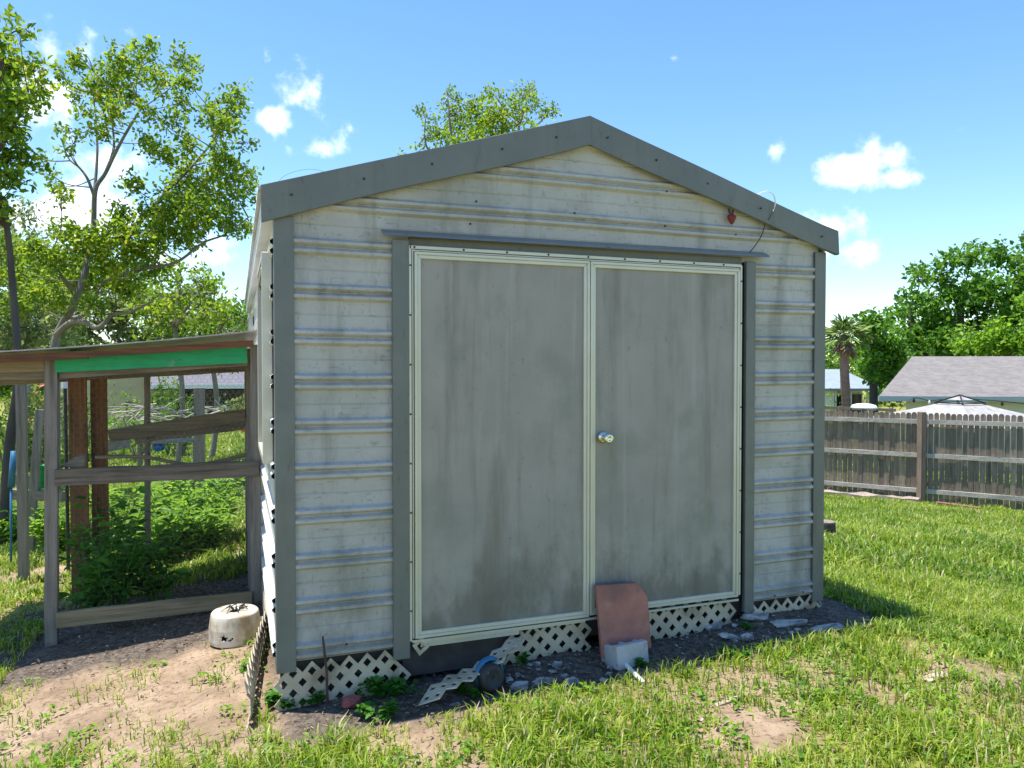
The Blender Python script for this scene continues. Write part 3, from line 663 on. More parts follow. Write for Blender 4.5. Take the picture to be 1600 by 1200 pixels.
# things fixed to the shed
orn = thing('hanging_ornament', (2.392, -.03, 2.19), 'small dark red metal ornament hung on the gable right of the doors', 'ornament')
b = MB(); pr = [(0, -.034), (.010, -.028), (.022, -.010), (.030, .006), (.026, .017), (.014, .023), (.012, .030), (0, .031)]
b.lathe([(max(r, .0005), z) for r, z in pr], (2.392, -.034, 2.185), 12, Matrix.Diagonal((1, .45, 1))); b.build('body', M['ornament'], orn)
b = MB(); b.bar((2.380, -.03, 2.215), (2.378, -.03, 2.238), .007, .007, (1, 0, 0)); b.bar((2.402, -.03, 2.215), (2.404, -.03, 2.234), .007, .007, (1, 0, 0)); b.bar((2.376, -.03, 2.219), (2.406, -.03, 2.219), .008, .008); b.build('hanger', M['black'], orn)
def curve(pts, n=6):
    pts = [Vector(p) for p in pts]; out = []
    for i in range(len(pts)-1):
        p0, p1, p2, p3 = pts[max(i-1, 0)], pts[i], pts[i+1], pts[min(i+2, len(pts)-1)]
        for k in range(n):
            t = k/n; out.append(.5*((2*p1)+(p2-p0)*t+(2*p0-5*p1+4*p2-p3)*t*t+(3*p1-p0-3*p2+p3)*t**3))
    return out+[pts[-1]]
b = MB(); b.tube(curve([(2.50, -.02, 1.99), (2.535, -.035, 2.03), (2.585, -.04, 2.10), (2.615, -.035, 2.17)]), .0028, 6); b.tube(curve([(2.615, -.035, 2.17), (2.632, -.05, 2.2), (2.645, -.058, 2.24)]), .0016, 5)
b.build('cable', M['black'], None); tag(bpy.data.objects['cable'], 'thin black wire curving from the right end of the door header up to the gable', 'cable')
b = MB(); b.tube(curve([(2.60, .10, 2.335), (2.615, -.02, 2.352), (2.648, -.057, 2.335), (2.664, -.059, 2.28), (2.650, -.058, 2.24)]), .0028, 6)
tag(b.build('cord', mat('pale_cord', (.6, .58, .52)), None), 'pale cord looping over the right slope of the grey gable fascia', 'cord')
b = MB(); b.tube(curve([(.0, .05, 2.17), (.05, .06, 2.235), (.16, .07, 2.275), (.28, .06, 2.26), (.36, -.02, 2.265)]), .0008, 5)
tag(b.build('loose_wire', M['bark_dark'], None), 'thin loose wire arching above the left end of the shed roof', 'wire')

# ---------------------------------------------------------------- things on the ground in front
def chunk(name, c, size, m, label, cat, group=None, seed=0, rz=0, tilt=(0, 0), parent=None):
    rr = random.Random(seed); bm = bmesh.new()
    for i in range(22):
        v = Vector((rr.uniform(-1, 1), rr.uniform(-1, 1), rr.uniform(-1, 1))); v = v.normalized()*rr.uniform(.75, 1)
        v = Vector((max(-.8, min(.8, v.x)), max(-.8, min(.8, v.y)), max(-.6, min(.6, v.z))))
        bm.verts.new((v.x*size[0], v.y*size[1], v.z*size[2]))
    bmesh.ops.convex_hull(bm, input=bm.verts)
    for v in [v for v in bm.verts if not v.link_faces]: bm.verts.remove(v)
    bmesh.ops.subdivide_edges(bm, edges=list(bm.edges), cuts=2, use_grid_fill=True); bmesh.ops.triangulate(bm, faces=bm.faces)
    mm = min(size)
    for v in bm.verts: v.co += mnoise.noise_vector(v.co*(.9/mm)+Vector((seed, 0, 0)))*mm*.22
    me = bpy.data.meshes.new(name); bm.to_mesh(me); bm.free(); me.materials.append(m)
    o = bpy.data.objects.new(name, me); COL.objects.link(o); o.location = c; o.rotation_euler = (tilt[0], tilt[1], rz); ORG[o.name] = Vector(c)
    return tag(o, label, cat, group)
# paver leaning on the doors
b = MB(); pol = [(1.545, -.055, .255), (1.785, -.055, .245), (1.842, -.062, .165), (1.836, -.112, -.085), (1.552, -.118, -.10)]
b.prism(pol, (-.004, -.034, .006)); tag(b.build('paver_slab', M['slab'], None, bevel=.004), 'terracotta red paver with a broken corner leaning against the doors', 'paver')
# concrete block
g1 = gz(1.64, -.2); b = MB(); rb = Matrix.Rotation(R(8), 3, 'Z') @ Matrix.Rotation(R(-8), 3, 'X')
cb = (1.665, -.225, float(g1)+.055)
for (dx, sx) in ((-.0, .20),): b.box(cb, (.190, .045, .115), rb)
b2 = rb @ Vector((0, .11, 0)); b.box(Vector(cb)+b2, (.190, .03, .11), rb)
for sx in (-.080, .0, .080): b.box(Vector(cb)+rb @ Vector((sx, .058, -.004)), (.026, .075, .104), rb)
tag(b.build('concrete_block', M['concrete'], None, bevel=.004), 'grey hollow concrete block lying at the foot of the red paver', 'concrete block')
# white stick
p0, p1 = G(965, 1033), G(1006, 1072); b = MB(); b.tube([p0+Vector((0, 0, .025)), p0.lerp(p1, .5)+Vector((0, 0, .018)), p1+Vector((0, 0, .012))], [.011, .011, .010], 10)
tag(b.build('white_stick', M['white'], None), 'short white stick lying in the soil below the concrete block', 'stick')
# wheel
wc = G(768, 1082)+Vector((0, -.0, .066)); wh = thing('toy_wheel', wc-Vector((0, 0, .055)), 'black wheel with a blue rear rim lying against the torn lattice', 'wheel')
MW = Matrix.Rotation(R(14), 3, 'Z') @ Matrix.Rotation(R(82), 3, 'X')
b = MB(); b.lathe([(.030, .018), (.046, .024), (.058, .020), (.064, .008), (.064, -.02), (.058, -.032), (.03, -.032)], wc, 36, MW); b.build('tyre', M['rubber'], wh, smooth=True)
b = MB(); b.lathe([(0, .006), (.008, .006), (.009, .014), (.026, .014), (.034, .018)], wc, 28, MW); b.build('hub', mat('hub_grey', (.05, .048, .045), (.03, .03, .03), 12, .7), wh, smooth=True)
b = MB(); b.lathe([(.062, -.028), (.074, -.034), (.078, -.05), (.06, -.07), (.0, -.072)], wc+Vector((.014, 0, .01)), 36, MW); b.build('guard', M['blue'], wh, smooth=True)
# rod
g2 = G(512, 1100); b = MB(); b.tube([g2+Vector((0, 0, -.05)), g2+Vector((-.004, .0, .15)), g2+Vector((-.02, 0, .31))], [.007, .006, .005], 8); tag(b.build('rusty_rod', M['rust'], None), 'thin rusty rod standing upright in front of the left lattice', 'rod')
chunk('red_rock', G(550, 1104)+Vector((0, 0, .022)), (.064, .045, .036), M['redrock'], 'dark red rock lying beside the weeds near the rusty rod', 'rock', seed=5, rz=.3)
big = [(1180, 968, .12, .06, .03, 'flat grey slab fragment at the foot of the right door jamb'),
       (1238, 978, .15, .06, .025, 'long broken grey slab lying below the right siding panel'),
       (1290, 985, .13, .05, .02, 'thin grey slab fragment farthest right at the lawn edge'),
       (1117, 982, .075, .035, .030, 'pale pointed concrete piece leaning near the right lattice'),
       (1168, 1000, .045, .03, .028, 'small upright concrete piece in front of the right jamb'),
       (1143, 998, .09, .03, .018, 'thin dark slab piece half sunk left of the upright piece'),
       (1075, 980, .10, .04, .018, 'dark flat slab piece lying against the right lattice'),
       (812, 1076, .06, .045, .022, 'pale cracked concrete lump just right of the black wheel'),
       (850, 1066, .08, .04, .018, 'largest crumbled concrete lump in front of the middle lattice'),
       (893, 1068, .05, .035, .02, 'crumbled concrete lump between the wheel and the white stick'),
       (870, 1042, .035, .02, .022, 'small pointed concrete piece near the middle lattice'),
       (712, 1103, .035, .018, .01, 'small white flat stone right of the weeds below the torn lattice'),
       (1140, 1096, .11, .018, .008, 'long pale strip of concrete lying in the sand below the shadow edge'),
       (1462, 1060, .10, .04, .012, 'pale flat stone in the sandy patch on the right lawn'),
       (1430, 1050, .07, .03, .01, 'smaller pale stone on the sandy patch on the right lawn')]
for k, (px, py, a, bb_, h, lab) in enumerate(big):
    chunk('concrete_piece', G(px, py)+Vector((0, 0, h*.45)), (a, bb_, h), M['rubble'] if k < 12 else M['pale_stone'], lab, 'concrete piece', 'broken concrete pieces around the shed', seed=20+k, rz=random.uniform(-.5, .4), tilt=(random.uniform(-.25, .25), random.uniform(-.2, .2)))
for k in range(90):
    px, py = (random.uniform(1060, 1270), random.uniform(975, 1006)) if k % 2 else (random.uniform(780, 960), random.uniform(1035, 1082))
    s = random.uniform(.006, .022)*random.choice((.7, 1, 1.2)); chunk('stone_chip', G(px, py)+Vector((0, 0, s*.3)), (s*1.3, s, s*.6), M['rubble'], 'small grey stone chip lying in the dark soil in front of the doors', 'stone chip', 'stone chips in the soil', seed=80+k, rz=k)

# pot, upside down
pc = G(374, 1010)+Vector((.0, .12, 0)); pc = Vector((-.182, pc.y, float(gz(-.205, pc.y)))); pot = thing('ceramic_pot', pc, 'upturned white ceramic pot with a star and moon cut in its stained side', 'pot')
prof = [(.138, 0), (.142, .02), (.140, .10), (.130, .165), (.122, .185), (.115, .192), (.04, .194)]
def pot_mesh():
    V = []; Fc = []; n = 96; rows = 44; H_ = .2
    def rad(z): return float(np.interp(z, [0, .02, .1, .165, .185, .192], [.138, .142, .141, .133, .129, .122]))
    zs = [.192*i/rows for i in range(rows+1)]
    for z in zs:
        for k in range(n):
            t = 2*math.pi*k/n; r = rad(z); V.append((r*math.cos(t)*1.0, r*math.sin(t), z))
    ang0 = math.atan2(CAM[1]-pc.y, CAM[0]-pc.x)-.42
    def inside(t, z):
        u = (t-ang0)*.14; w = z-.062
        r = math.hypot(u, w); a = math.atan2(w, u); st = .022*(.55+.45*abs(math.cos(2.5*(a-math.pi/2))))**1.0
        if r < st*.95: return True
        m1 = math.hypot(u-.030, w+.002) < .016; m2 = math.hypot(u-.026, w-.004) < .013
        return m1 and not m2
    for i in range(rows):
        for k in range(n):
            t = 2*math.pi*(k+.5)/n; z = (zs[i]+zs[i+1])/2
            dt = (t-ang0+math.pi) % (2*math.pi)-math.pi
            if abs(dt) < .5 and inside(ang0+dt, z): continue
            Fc.append((i*n+k, i*n+(k+1) % n, (i+1)*n+(k+1) % n, (i+1)*n+k))
    # top disc with drain hole
    b0 = len(V); 
    for r in (.105, .03):
        for k in range(n): t = 2*math.pi*k/n; V.append((r*math.cos(t), r*math.sin(t), .190))
    for k in range(n):
        q = (k+1) % n; Fc.append((rows*n+k, rows*n+q, b0+q, b0+k)); Fc.append((b0+k, b0+q, b0+n+q, b0+n+k))
    return MB().add([Vector((v[0], v[1], v[2]*.88))+pc for v in V], Fc)
po = pot_mesh().build('body', M['pot'], pot, smooth=True)
md = po.modifiers.new('thickness', 'SOLIDIFY'); md.thickness = .007
b = MB()
for k in range(7): a = k*.9; b.tube([pc+Vector((.02*math.cos(a)+.01, .02*math.sin(a)+.02, .170)), pc+Vector((.05*math.cos(a)+.02, .045*math.sin(a)+.02, .180+.003*k)), pc+Vector((.075*math.cos(a+.5), .06*math.sin(a+.5), .171))], [.006, .004, .002], 5)
b.build('debris', M['dark'], pot)

# ---------------------------------------------------------------- plants
def weed(name, loc, h, spread, nst, nlf, leaf_l, mat_, label, cat, group, up=.7, wr=.5):
    root = thing(name, loc, label, cat, group); sb = MB(); C = []; Dd = []; L_ = []
    for s in range(nst):
        a = random.uniform(0, 6.28); hh = h*random.uniform(.55, 1.05); out = spread*random.uniform(.2, 1)
        b0 = Vector((math.cos(a), math.sin(a), 0))*spread*.25*random.random(); pts = []
        for i in range(6):
            t = i/5; pts.append(Vector(loc)+b0+Vector((math.cos(a)*out*t**1.4, math.sin(a)*out*t**1.4, hh*(t-.12*t*t)))+Vector((random.gauss(0, .012*h), random.gauss(0, .012*h), 0)))
        sb.tube(pts, [.012*h**.5*(1-.7*i/5)*.5 for i in range(6)], 5)
        for q in range(nlf):
            t = random.uniform(.15, 1); i = min(int(t*5), 4); p = pts[i].lerp(pts[i+1], t*5-i); aa = random.uniform(0, 6.28)
            d = Vector((math.cos(aa), math.sin(aa), random.uniform(-.25, up))).normalized(); C.append(p+d*leaf_l*.25); Dd.append(d); L_.append(leaf_l*random.uniform(.6, 1.2))
    C, Dd, L_ = np.array(C), np.array(Dd), np.array(L_); n = len(C)
    V, Fc = leaves(C, Dd, L_, L_*wr, np.tile([0, 0, 1.], (n, 1))+rng.normal(0, .3, (n, 3)), fold=.15)
    np_mesh('foliage', V, Fc, mat_, root); sb.build('stems', M['leaf_weed'], root)
    return root
lw = 'low broad leaved weed growing in the soil by the lattice skirt'
w0 = weed('weed', G(597, 1090), .10, .09, 9, 7, .045, M['leaf_weed'], 'thickest broad leaved weed, right of the red rock below the left lattice', 'weed', 'weeds at the foot of the shed', wr=.7)
for k, (px, py, s, lab) in enumerate([(625, 1085, .8, 'broad leaved weed at the right end of the left lattice'), (575, 1118, .7, 'broad leaved weed below the red rock, towards the grass'), (490, 1100, .7, 'small weed beside the foot of the rusty rod'),
        (560, 1082, .8, 'broad leaved weed behind the red rock'), (455, 1108, .7, 'small weed at the left end of the front lattice'), (430, 1100, .8, 'upright weed at the left corner of the shed'), (600, 1122, .8, 'broad leaved weed at the edge of the shade, below the red rock'),
        (720, 1085, .65, 'weed in front of the torn lattice, left of the wheel'), (745, 1090, .5, 'small weed just below the black wheel'), (672, 1095, .5, 'small weed below the left end of the torn lattice'),
        (815, 1035, .55, 'upright weed between the wheel and the middle lattice'), (1005, 1045, .55, 'low weed beside the white stick'), (1135, 1025, .6, 'low weed at the shade edge below the right jamb'), (1160, 1030, .5, 'small weed right of the low weed at the shade edge'),
        (380, 1050, .4, 'small weed on the sand left of the side lattice'), (1170, 985, .5, 'small weed between the slab pieces by the right jamb')]):
    dup(w0, G(px, py), lab, rotz=k*1.7, scale=s)
# dark leafy weeds inside the pen and bright bushes behind it
for k, (px, py, D, h, lab) in enumerate([(190, 950, 5.0, .62, 'dark green leafy weed in the middle of the pen, behind the low rail'), (140, 955, 4.95, .5, 'dark green leafy weed beside the left post of the pen'), (245, 935, 5.2, .55, 'dark green leafy weed right of the middle one in the pen'), (165, 925, 5.5, .7, 'tall dark weed in front of the brown planks')]):
    p = P(px, py, D); p.z = float(gz(p.x, p.y)); weed('pen_weed', p, h*1.2, .30, 13, 12, .105, M['leaf_weed'], lab, 'weed', 'dark weeds inside the pen', wr=.55)
for k, (px, D, h, sp, lab) in enumerate([(215, 7.2, .72, .42, 'bright green bush behind the brown planks of the pen'), (290, 7.4, .70, .45, 'bright green bush in the middle behind the pen'), (360, 7.6, .74, .4, 'bright green bush against the shed wall behind the pen'), (255, 6.8, .5, .35, 'lower bright bush in front of the others behind the pen'), (335, 6.9, .5, .35, 'lower bright bush right of centre behind the pen'), (95, 8.0, .5, .35, 'bright bush behind the left post of the pen'), (30, 9.0, .5, .4, 'bright weedy bush at the left edge of the photo')]):
    p = P(px, 800, D); p.x = min(p.x, -.45); p.z = float(gz(p.x, p.y)); weed('bush', p, h*1.22, sp, 40, 20, .095, M['leaf_bright'], lab, 'bush', 'bright green bushes behind the pen', wr=.36)

# ---------------------------------------------------------------- the pen (lean-to)
pen = thing('chicken_coop', (-.6, 1.74, -.27), 'old weathered timber lean-to pen with a tin roof and green board beside the shed', 'chicken coop')
Y0, Y1 = 1.74, 3.3; k_ = 0
def rb_(name, a, b_, w, h, m, up=(0, 0, 1), j=.005, n=14):
    global k_; k_ += 1; o = MB().rough_bar(a, b_, w, h, up, n, j, k_).build(name, M[m], pen); return o
zl = float(gz(-1.1, Y0)); zr = float(gz(-.05, Y0))
rb_('post', (-1.235, Y0, zl-.05), (-1.215, Y0, 1.45), .068, .05, 'woodz', (0, 1, 0))
rb_('post', (-.055, Y0, zr-.05), (-.045, Y0, 1.52), .07, .045, 'woodz', (0, 1, 0), .004)
rb_('post', (-.075, Y0+.32, -.3), (-.075, Y0+.32, 1.5), .05, .05, 'woodz', (0, 1, 0))
rb_('post', (-.07, Y1, -.35), (-.07, Y1, 1.42), .06, .05, 'woodz', (0, 1, 0))
rb_('post', (-.86, Y1, -.4), (-.85, Y1, 1.36), .045, .04, 'woodz', (0, 1, 0))
rb_('low_rail', (-1.20, Y0-.03, -.165), (-.08, Y0-.03, -.155), .03, .095, 'wood_tan', j=.004)
rb_('middle_rail', (-1.20, Y0-.03, .70), (-.03, Y0-.03, .705), .035, .10, 'wood_dark', j=.008)
rb_('fascia_board', (-1.19, Y0-.035, 1.40), (-.10, Y0-.035, 1.462), .02, .125, 'green', j=.003)
rb_('beam', (-1.18, Y0+.02, 1.335), (-.10, Y0+.02, 1.415), .04, .07, 'woodx')
rb_('beam', (-1.25, Y0-.01, 1.39), (-2.1, Y0-.01, 1.36), .04, .09, 'wood_tan')
rb_('beam', (-1.25, Y0+.06, 1.33), (-2.1, Y0+.06, 1.30), .04, .06, 'woodx')
rb_('beam', (-1.9, Y1, 1.27), (-.05, Y1, 1.38), .04, .08, 'woodx')
rb_('rafter', (-1.1, Y0, 1.455), (-1.1, Y1, 1.38), .04, .06, 'orange_wood', j=.002)
rb_('rafter', (-1.75, Y0-.12, 1.40), (-1.0, Y0-.12, 1.445), .03, .045, 'orange_wood', j=.002)
rb_('rafter', (-1.0, Y0-.12, 1.448), (-.06, Y0-.12, 1.525), .03, .04, 'orange_wood', j=.002)
rb_('rear_rail', (-1.13, Y1-.04, .82), (-.10, Y1-.04, .97), .03, .105, 'woodx', j=.006)
rb_('rear_rail', (-.95, Y1+.02, .79), (-.10, Y1+.02, .88), .03, .08, 'woodx', j=.006)
b = MB(); b.tube(curve([(-1.1, Y0+.7, .74), (-.8, Y0+.7, .73), (-.45, Y0+.7, .66), (-.08, Y0+.7, .72)]), .014, 7); b.build('pole', M['woodx'], pen)
rb_('plank', (-1.265, 2.85, -.4), (-1.275, 2.85, 1.30), .12, .03, 'wood_brown', (0, 1, 0), .003)
rb_('plank', (-1.145, 2.95, -.4), (-1.15, 2.95, 1.28), .11, .03, 'wood_brown', (0, 1, 0), .003)
b = MB(); b.prism([(-1.19, Y0+.02, .755), (-1.05, Y0+.02, .755), (-1.045, Y0+.02, .83), (-1.10, Y0+.02, .82)], (0, .06, 0)); b.build('wood_wedge', M['woodx'], pen, bevel=.003)
# tin roof: corrugated sheet
V = []; Fc = []; nx_, ny_ = 90, 2; x0, x1 = -2.15, -.03
for j, yy in enumerate((Y0-.16, Y1+.15)):
    for i in range(nx_+1):
        x = x0+(x1-x0)*i/nx_; z = 1.615+.105*x+.012*math.sin(x*math.pi*2/.2*0)+(-.07*j)+.012*math.sin(x*2.2)
        V.append((x, yy, z+.0015*math.cos(i*math.pi/1.5))); V.append((x, yy, z-.008))
m2 = (nx_+1)*2
for i in range(nx_):
    a, c = i*2, i*2+2; Fc += [(a, c, m2+c, m2+a), (a+1, m2+a+1, m2+c+1, c+1), (a, a+1, c+1, c), (m2+a, m2+c, m2+c+1, m2+a+1)]
MB().add(V, Fc).build('roof_sheet', M['sheet'], pen)
# hexagonal netting on the front and rear
def netting(name, x0, x1, z0, z1, y, w, cell, th):
    V = []; Fc = []
    def seg(a, c):
        n = len(V); d = Vector((c[0]-a[0], 0, c[1]-a[1])); d.normalize(); s = Vector((-d.z, 0, d.x))*th/2
        for p in (a, c):
            q = Vector((p[0], y+.008*math.sin(p[0]*7+p[1]*5), p[1])); V.extend([q-s, q+s, q+Vector((0, th, 0))])
        Fc.extend([(n, n+1, n+4, n+3), (n+1, n+2, n+5, n+4), (n+2, n, n+3, n+5)])
    h = cell; wq = cell*.9; r = 0; z = z0
    while z < z1:
        x = x0+(wq/2 if r % 2 else 0)
        while x < x1:
            seg((x, z), (x, z+h*.35)); seg((x, z+h*.35), (x+wq/2, z+h*.5+h*.12)); seg((x, z+h*.35), (x-wq/2, z+h*.5+h*.12)); x += wq
        z += h*.62; r += 1
    return MB().add(V, Fc).build(name, M['wire'], pen)
netting('wire_netting', -1.25, -.1, -.3, 1.36, Y1-.02, 0, .05, .0014)
netting('wire_netting', -1.18, -.1, -.27, 1.34, Y0+.03, 0, .05, .0003)
# things in and behind the pen
chunk('broken_block', P(372, 900, 6.3), (.13, .16, .10), M['concrete'], 'pale broken block standing by the shed wall inside the pen', 'concrete block', seed=61, rz=.2)
chunk('broken_block', P(380, 872, 6.6), (.15, .12, .07), M['concrete'], 'sunlit flat block lying behind the pale broken block in the pen', 'concrete block', seed=62, rz=.5)
pp = P(105, 720, 6.9); b = MB(); b.tube([(pp.x, pp.y, float(gz(pp.x, pp.y))), (pp.x-.01, pp.y, 1.18)], .016, 10); pr_ = thing('pipe', pp, 'black pipe with a white cap standing left of the brown planks', 'pipe'); b.build('tube', M['black'], pr_)
b = MB(); b.tube([(pp.x-.01, pp.y, 1.18), (pp.x-.01, pp.y, 1.30)], .028, 12); b.build('cap', M['white'], pr_)
def post(px, top, D, w, lab, m='woodz', lean=0):
    p = P(px, top, D); g = float(gz(p.x, p.y)); MBo = MB().rough_bar((p.x+lean, p.y, g-.05), (p.x, p.y, p.z), w, w, (0, 1, 0), 8, .004, px); tag(MBo.build('fence_post', M[m], None), lab, 'post', 'old wooden posts behind the pen')
post(311, 606, 9.5, .13, 'thick short wooden post standing in the lawn behind the pen'); post(33, 585, 6.6, .075, 'wooden post left of the front post of the pen')
post(62, 640, 8.0, .075, 'thin grey post leaning beside the front post of the pen', lean=-.12)
bp_ = P(22, 705, 7.5); b = MB(); b.tube([(bp_.x, bp_.y, bp_.z), (bp_.x-.03, bp_.y, bp_.z-.36)], .03, 10); b.tube([(bp_.x-.03, bp_.y, bp_.z-.36), (bp_.x-.04, bp_.y, float(gz(bp_.x, bp_.y))-.02)], .012, 8)
tag(b.build('blue_tube', M['blue'], None, smooth=True), 'faded blue tube leaning at the left edge of the photo', 'tube')
b = MB(); q = P(70, 745, 8.2); b.lathe([(0, -.12), (.05, -.12), (.065, .13), (.07, .13)], q, 20); tag(b.build('green_bucket', M['green'], None, smooth=True), 'small green bucket half hidden behind the left post of the pen', 'bucket')
for (a, c, w, lab) in (((25, 752, 8.4), (78, 746, 8.4), .09, 'grey board lying low behind the left post of the pen'), ((20, 772, 8.0), (100, 776, 8.0), .11, 'dark old log lying on the grass left of the pen'), ((165, 698, 10), (200, 690, 10), .16, 'pale board leaning behind the brown planks')):
    o = MB().rough_bar(P(*a), P(*c), w*.6, w, (0, 0, 1), 8, .01, a[0]).build('board', M['woodx'], None); tag(o, lab, 'board')
b = MB(); q = P(248, 697, 12); b.lathe([(0, -.09), (.08, -.06), (.1, 0), (.08, .06), (0, .09)], q, 14); tag(b.build('blue_ball', mat('bright_blue', (.01, .12, .6)), None, smooth=True), 'bright blue ball lying on a low table in the lawn behind the pen', 'ball')
tb = thing('low_table', P(262, 716, 12), 'low pale table standing in the lawn under the blue ball', 'table'); b = MB(); b.box(P(262, 689, 12.02), (.9, .4, .04)); b.build('top', M['woodx'], tb)
for dx in (-.4, .4):
    for dy in (-.15, .15): q = P(262, 689, 12.02)+Vector((dx, dy, -.2)); b = MB(); b.box(q, (.04, .04, .38)); b.build('leg', M['woodx'], tb)
# brush pile
br = MB()
for k in range(42):
    px = random.uniform(180, 392); q = P(px, random.uniform(640, 662), 16+random.uniform(-.8, .8)); a = random.uniform(-.6, .9)
    L_ = random.uniform(.3, 1.2); d = Vector((math.cos(a)*random.choice((-1, 1)), random.uniform(-.4, .4), math.sin(a)*.6)); br.tube(curve([q-d*L_*.5, q+Vector((0, 0, .08)), q+d*L_*.5+Vector((0, 0, random.uniform(-.1, .2)))], 3), [random.uniform(.008, .02)]*7, 5)
tag(br.build('brush_pile', M['twig'], None), 'long pile of dry pale branches across the lawn behind the pen', 'brush pile')

# ---------------------------------------------------------------- trees
def crown(clumps, D, jit, mat_, root, leaf, dens, asp=.5, name='crown', spread=1.0, sub=7):
    """clumps px,py,r -> leaf sprays in a volume round D metres"""
    Cs = []; centers = []
    for c in clumps:
        px, py, r = c[:3]; d = D+random.uniform(-jit, jit)*.5+(c[3] if len(c) > 3 else 0); o = np.array(P(px, py, d)); Rr = r/F*d*spread; centers.append((Vector(o), Rr))
        n = max(8, int(dens*r*r/100)); k = max(2, n//sub)
        s = rng.normal(size=(k, 3)); s /= np.linalg.norm(s, axis=1)[:, None]; s *= (rng.uniform(0, 1, k)**.45)[:, None]*Rr*np.array([1, 1.25, .9]); s += o
        q = np.repeat(s, sub, 0)+rng.normal(size=(k*sub, 3))*Rr*.14+rng.normal(size=(k*sub, 3))*leaf*.7; Cs.append(q)
    C = np.concatenate(Cs); n = len(C); L_ = leaf*rng.uniform(.65, 1.35, n); d = rand_dirs(n, .25)
    V, Fc = leaves(C, d, L_, L_*asp, np.array([0, 0, 1.])+rng.normal(0, .8, (n, 3)), fold=.18)
    np_mesh(name, V, Fc, mat_, root); return centers
def limbs(lines, centers, root, mat_, twig=.012):
    b = MB(); nodes = []
    for (pts, r0, r1) in lines:
        cv = curve(pts, 5); n = len(cv); b.tube(cv, [r0+(r1-r0)*i/(n-1) for i in range(n)], 8); nodes += cv
    for (c, Rr) in centers:
        best = min(nodes, key=lambda q: (q-c).length+max(0, q.z-c.z)*1.5); mid = best.lerp(c, .5)+Vector((random.gauss(0, .05), random.gauss(0, .05), -.06*(best-c).length))
        cv = curve([best, mid, c], 4); n = len(cv); b.tube(cv, [twig*(1-.65*i/(n-1)) for i in range(n)], 5)
        for k in range(4):
            e = c+Vector((random.gauss(0, 1), random.gauss(0, 1), random.gauss(.2, .8))).normalized()*Rr*.9; b.tube([cv[-3], cv[-3].lerp(e, .55)+Vector((0, 0, .02)), e], [twig*.45, twig*.35, twig*.15], 4)
    b.build('trunk', mat_, root, smooth=True)
def L3(*pp): return [P(*p) for p in pp]
def base_of(px, D): p = P(px, 700, D); p.z = float(gz(p.x, p.y)); return p
# large tree left of the shed
D = 13; bs = base_of(86, D); t = thing('oak_tree', bs, 'tall open crowned tree with pale bare limbs rising above the pen roof', 'tree')
main = [(190,93,24),(228,80,18),(126,91,14),(93,115,12),(115,107,12),(143,129,15),(176,121,27),(242,124,30),(286,94,20),(291,126,18),(300,105,10),(165,154,22),(200,148,22),(118,143,15),(129,176,12),(179,176,24),(154,206,18),(283,160,16),(275,192,17),(236,176,16),
 (236,223,22),(289,228,19),(355,165,26),(330,187,18),(374,148,16),(352,203,20),(385,225,11),(258,247,20),(209,291,20),(344,247,24),(302,278,30),(357,278,32),(393,278,15),(275,302,26),(330,308,32),(380,305,20),(93,203,11),(110,234,11),(83,289,12),(96,305,13),(60,247,10),(75,268,9),(120,215,9),
 (94,363,22),(124,377,28),(165,369,30),(192,341,22),(209,371,30),(242,341,30),(275,327,32),(316,336,30),(357,347,24),(385,355,16),(137,410,30),(170,410,30),(203,418,26),(91,410,26),(55,390,20),(35,400,24),(20,430,26),(60,460,24),(30,480,26),(95,470,18),(10,380,20),(130,440,24),(205,445,22),(240,420,22),(275,370,22),(300,380,16),(82,432,22),(176,437,22),(148,476,18),(192,454,18),(242,360,22),(225,395,24),(110,445,20),(300,355,20),(60,430,22),(250,385,16)]
cs = crown(main, D, 2.2, M['leaf_oak'], t, .088, 50, sub=9)
limbs([([bs]+L3((86,600,D),(88,528,D),(121,465,D),(138,400,D+.2),(146,355,D+.3),(149,297,D+.3),(165,270,D+.3),(190,220,D+.2),(220,170,D)), .085, .02),
       (L3((88,524,D),(110,505,D-.2),(132,503,D-.3),(154,512,D-.5),(176,492,D-.5),(203,488,D-.6),(240,470,D-.6)), .065, .015),
       (L3((100,500,D),(120,496,D+.2),(137,485,D+.3),(160,440,D+.5)), .055, .02),
       (L3((140,390,D+.2),(190,370,D),(247,316,D),(261,297,D),(286,275,D),(327,228,D),(350,190,D)), .05, .012),
       (L3((160,440,D+.3),(220,421,D-.2),(275,410,D-.3),(316,380,D-.3),(352,366,D-.3),(388,340,D-.4)), .035, .008),
       (L3((148,310,D+.2),(137,280,D),(124,262,D),(107,247,D),(95,215,D)), .03, .008),
       (L3((148,297,D+.3),(152,240,D+.4),(150,190,D+.5),(145,140,D+.5)), .03, .008),
       (L3((121,465,D),(95,430,D-.4),(75,400,D-.6)), .05, .01),
       (L3((165,270,D+.3),(178,230,D+.6),(176,180,D+.8),(190,110,D+.8)), .03, .008)], cs, t, M['bark'], .013)
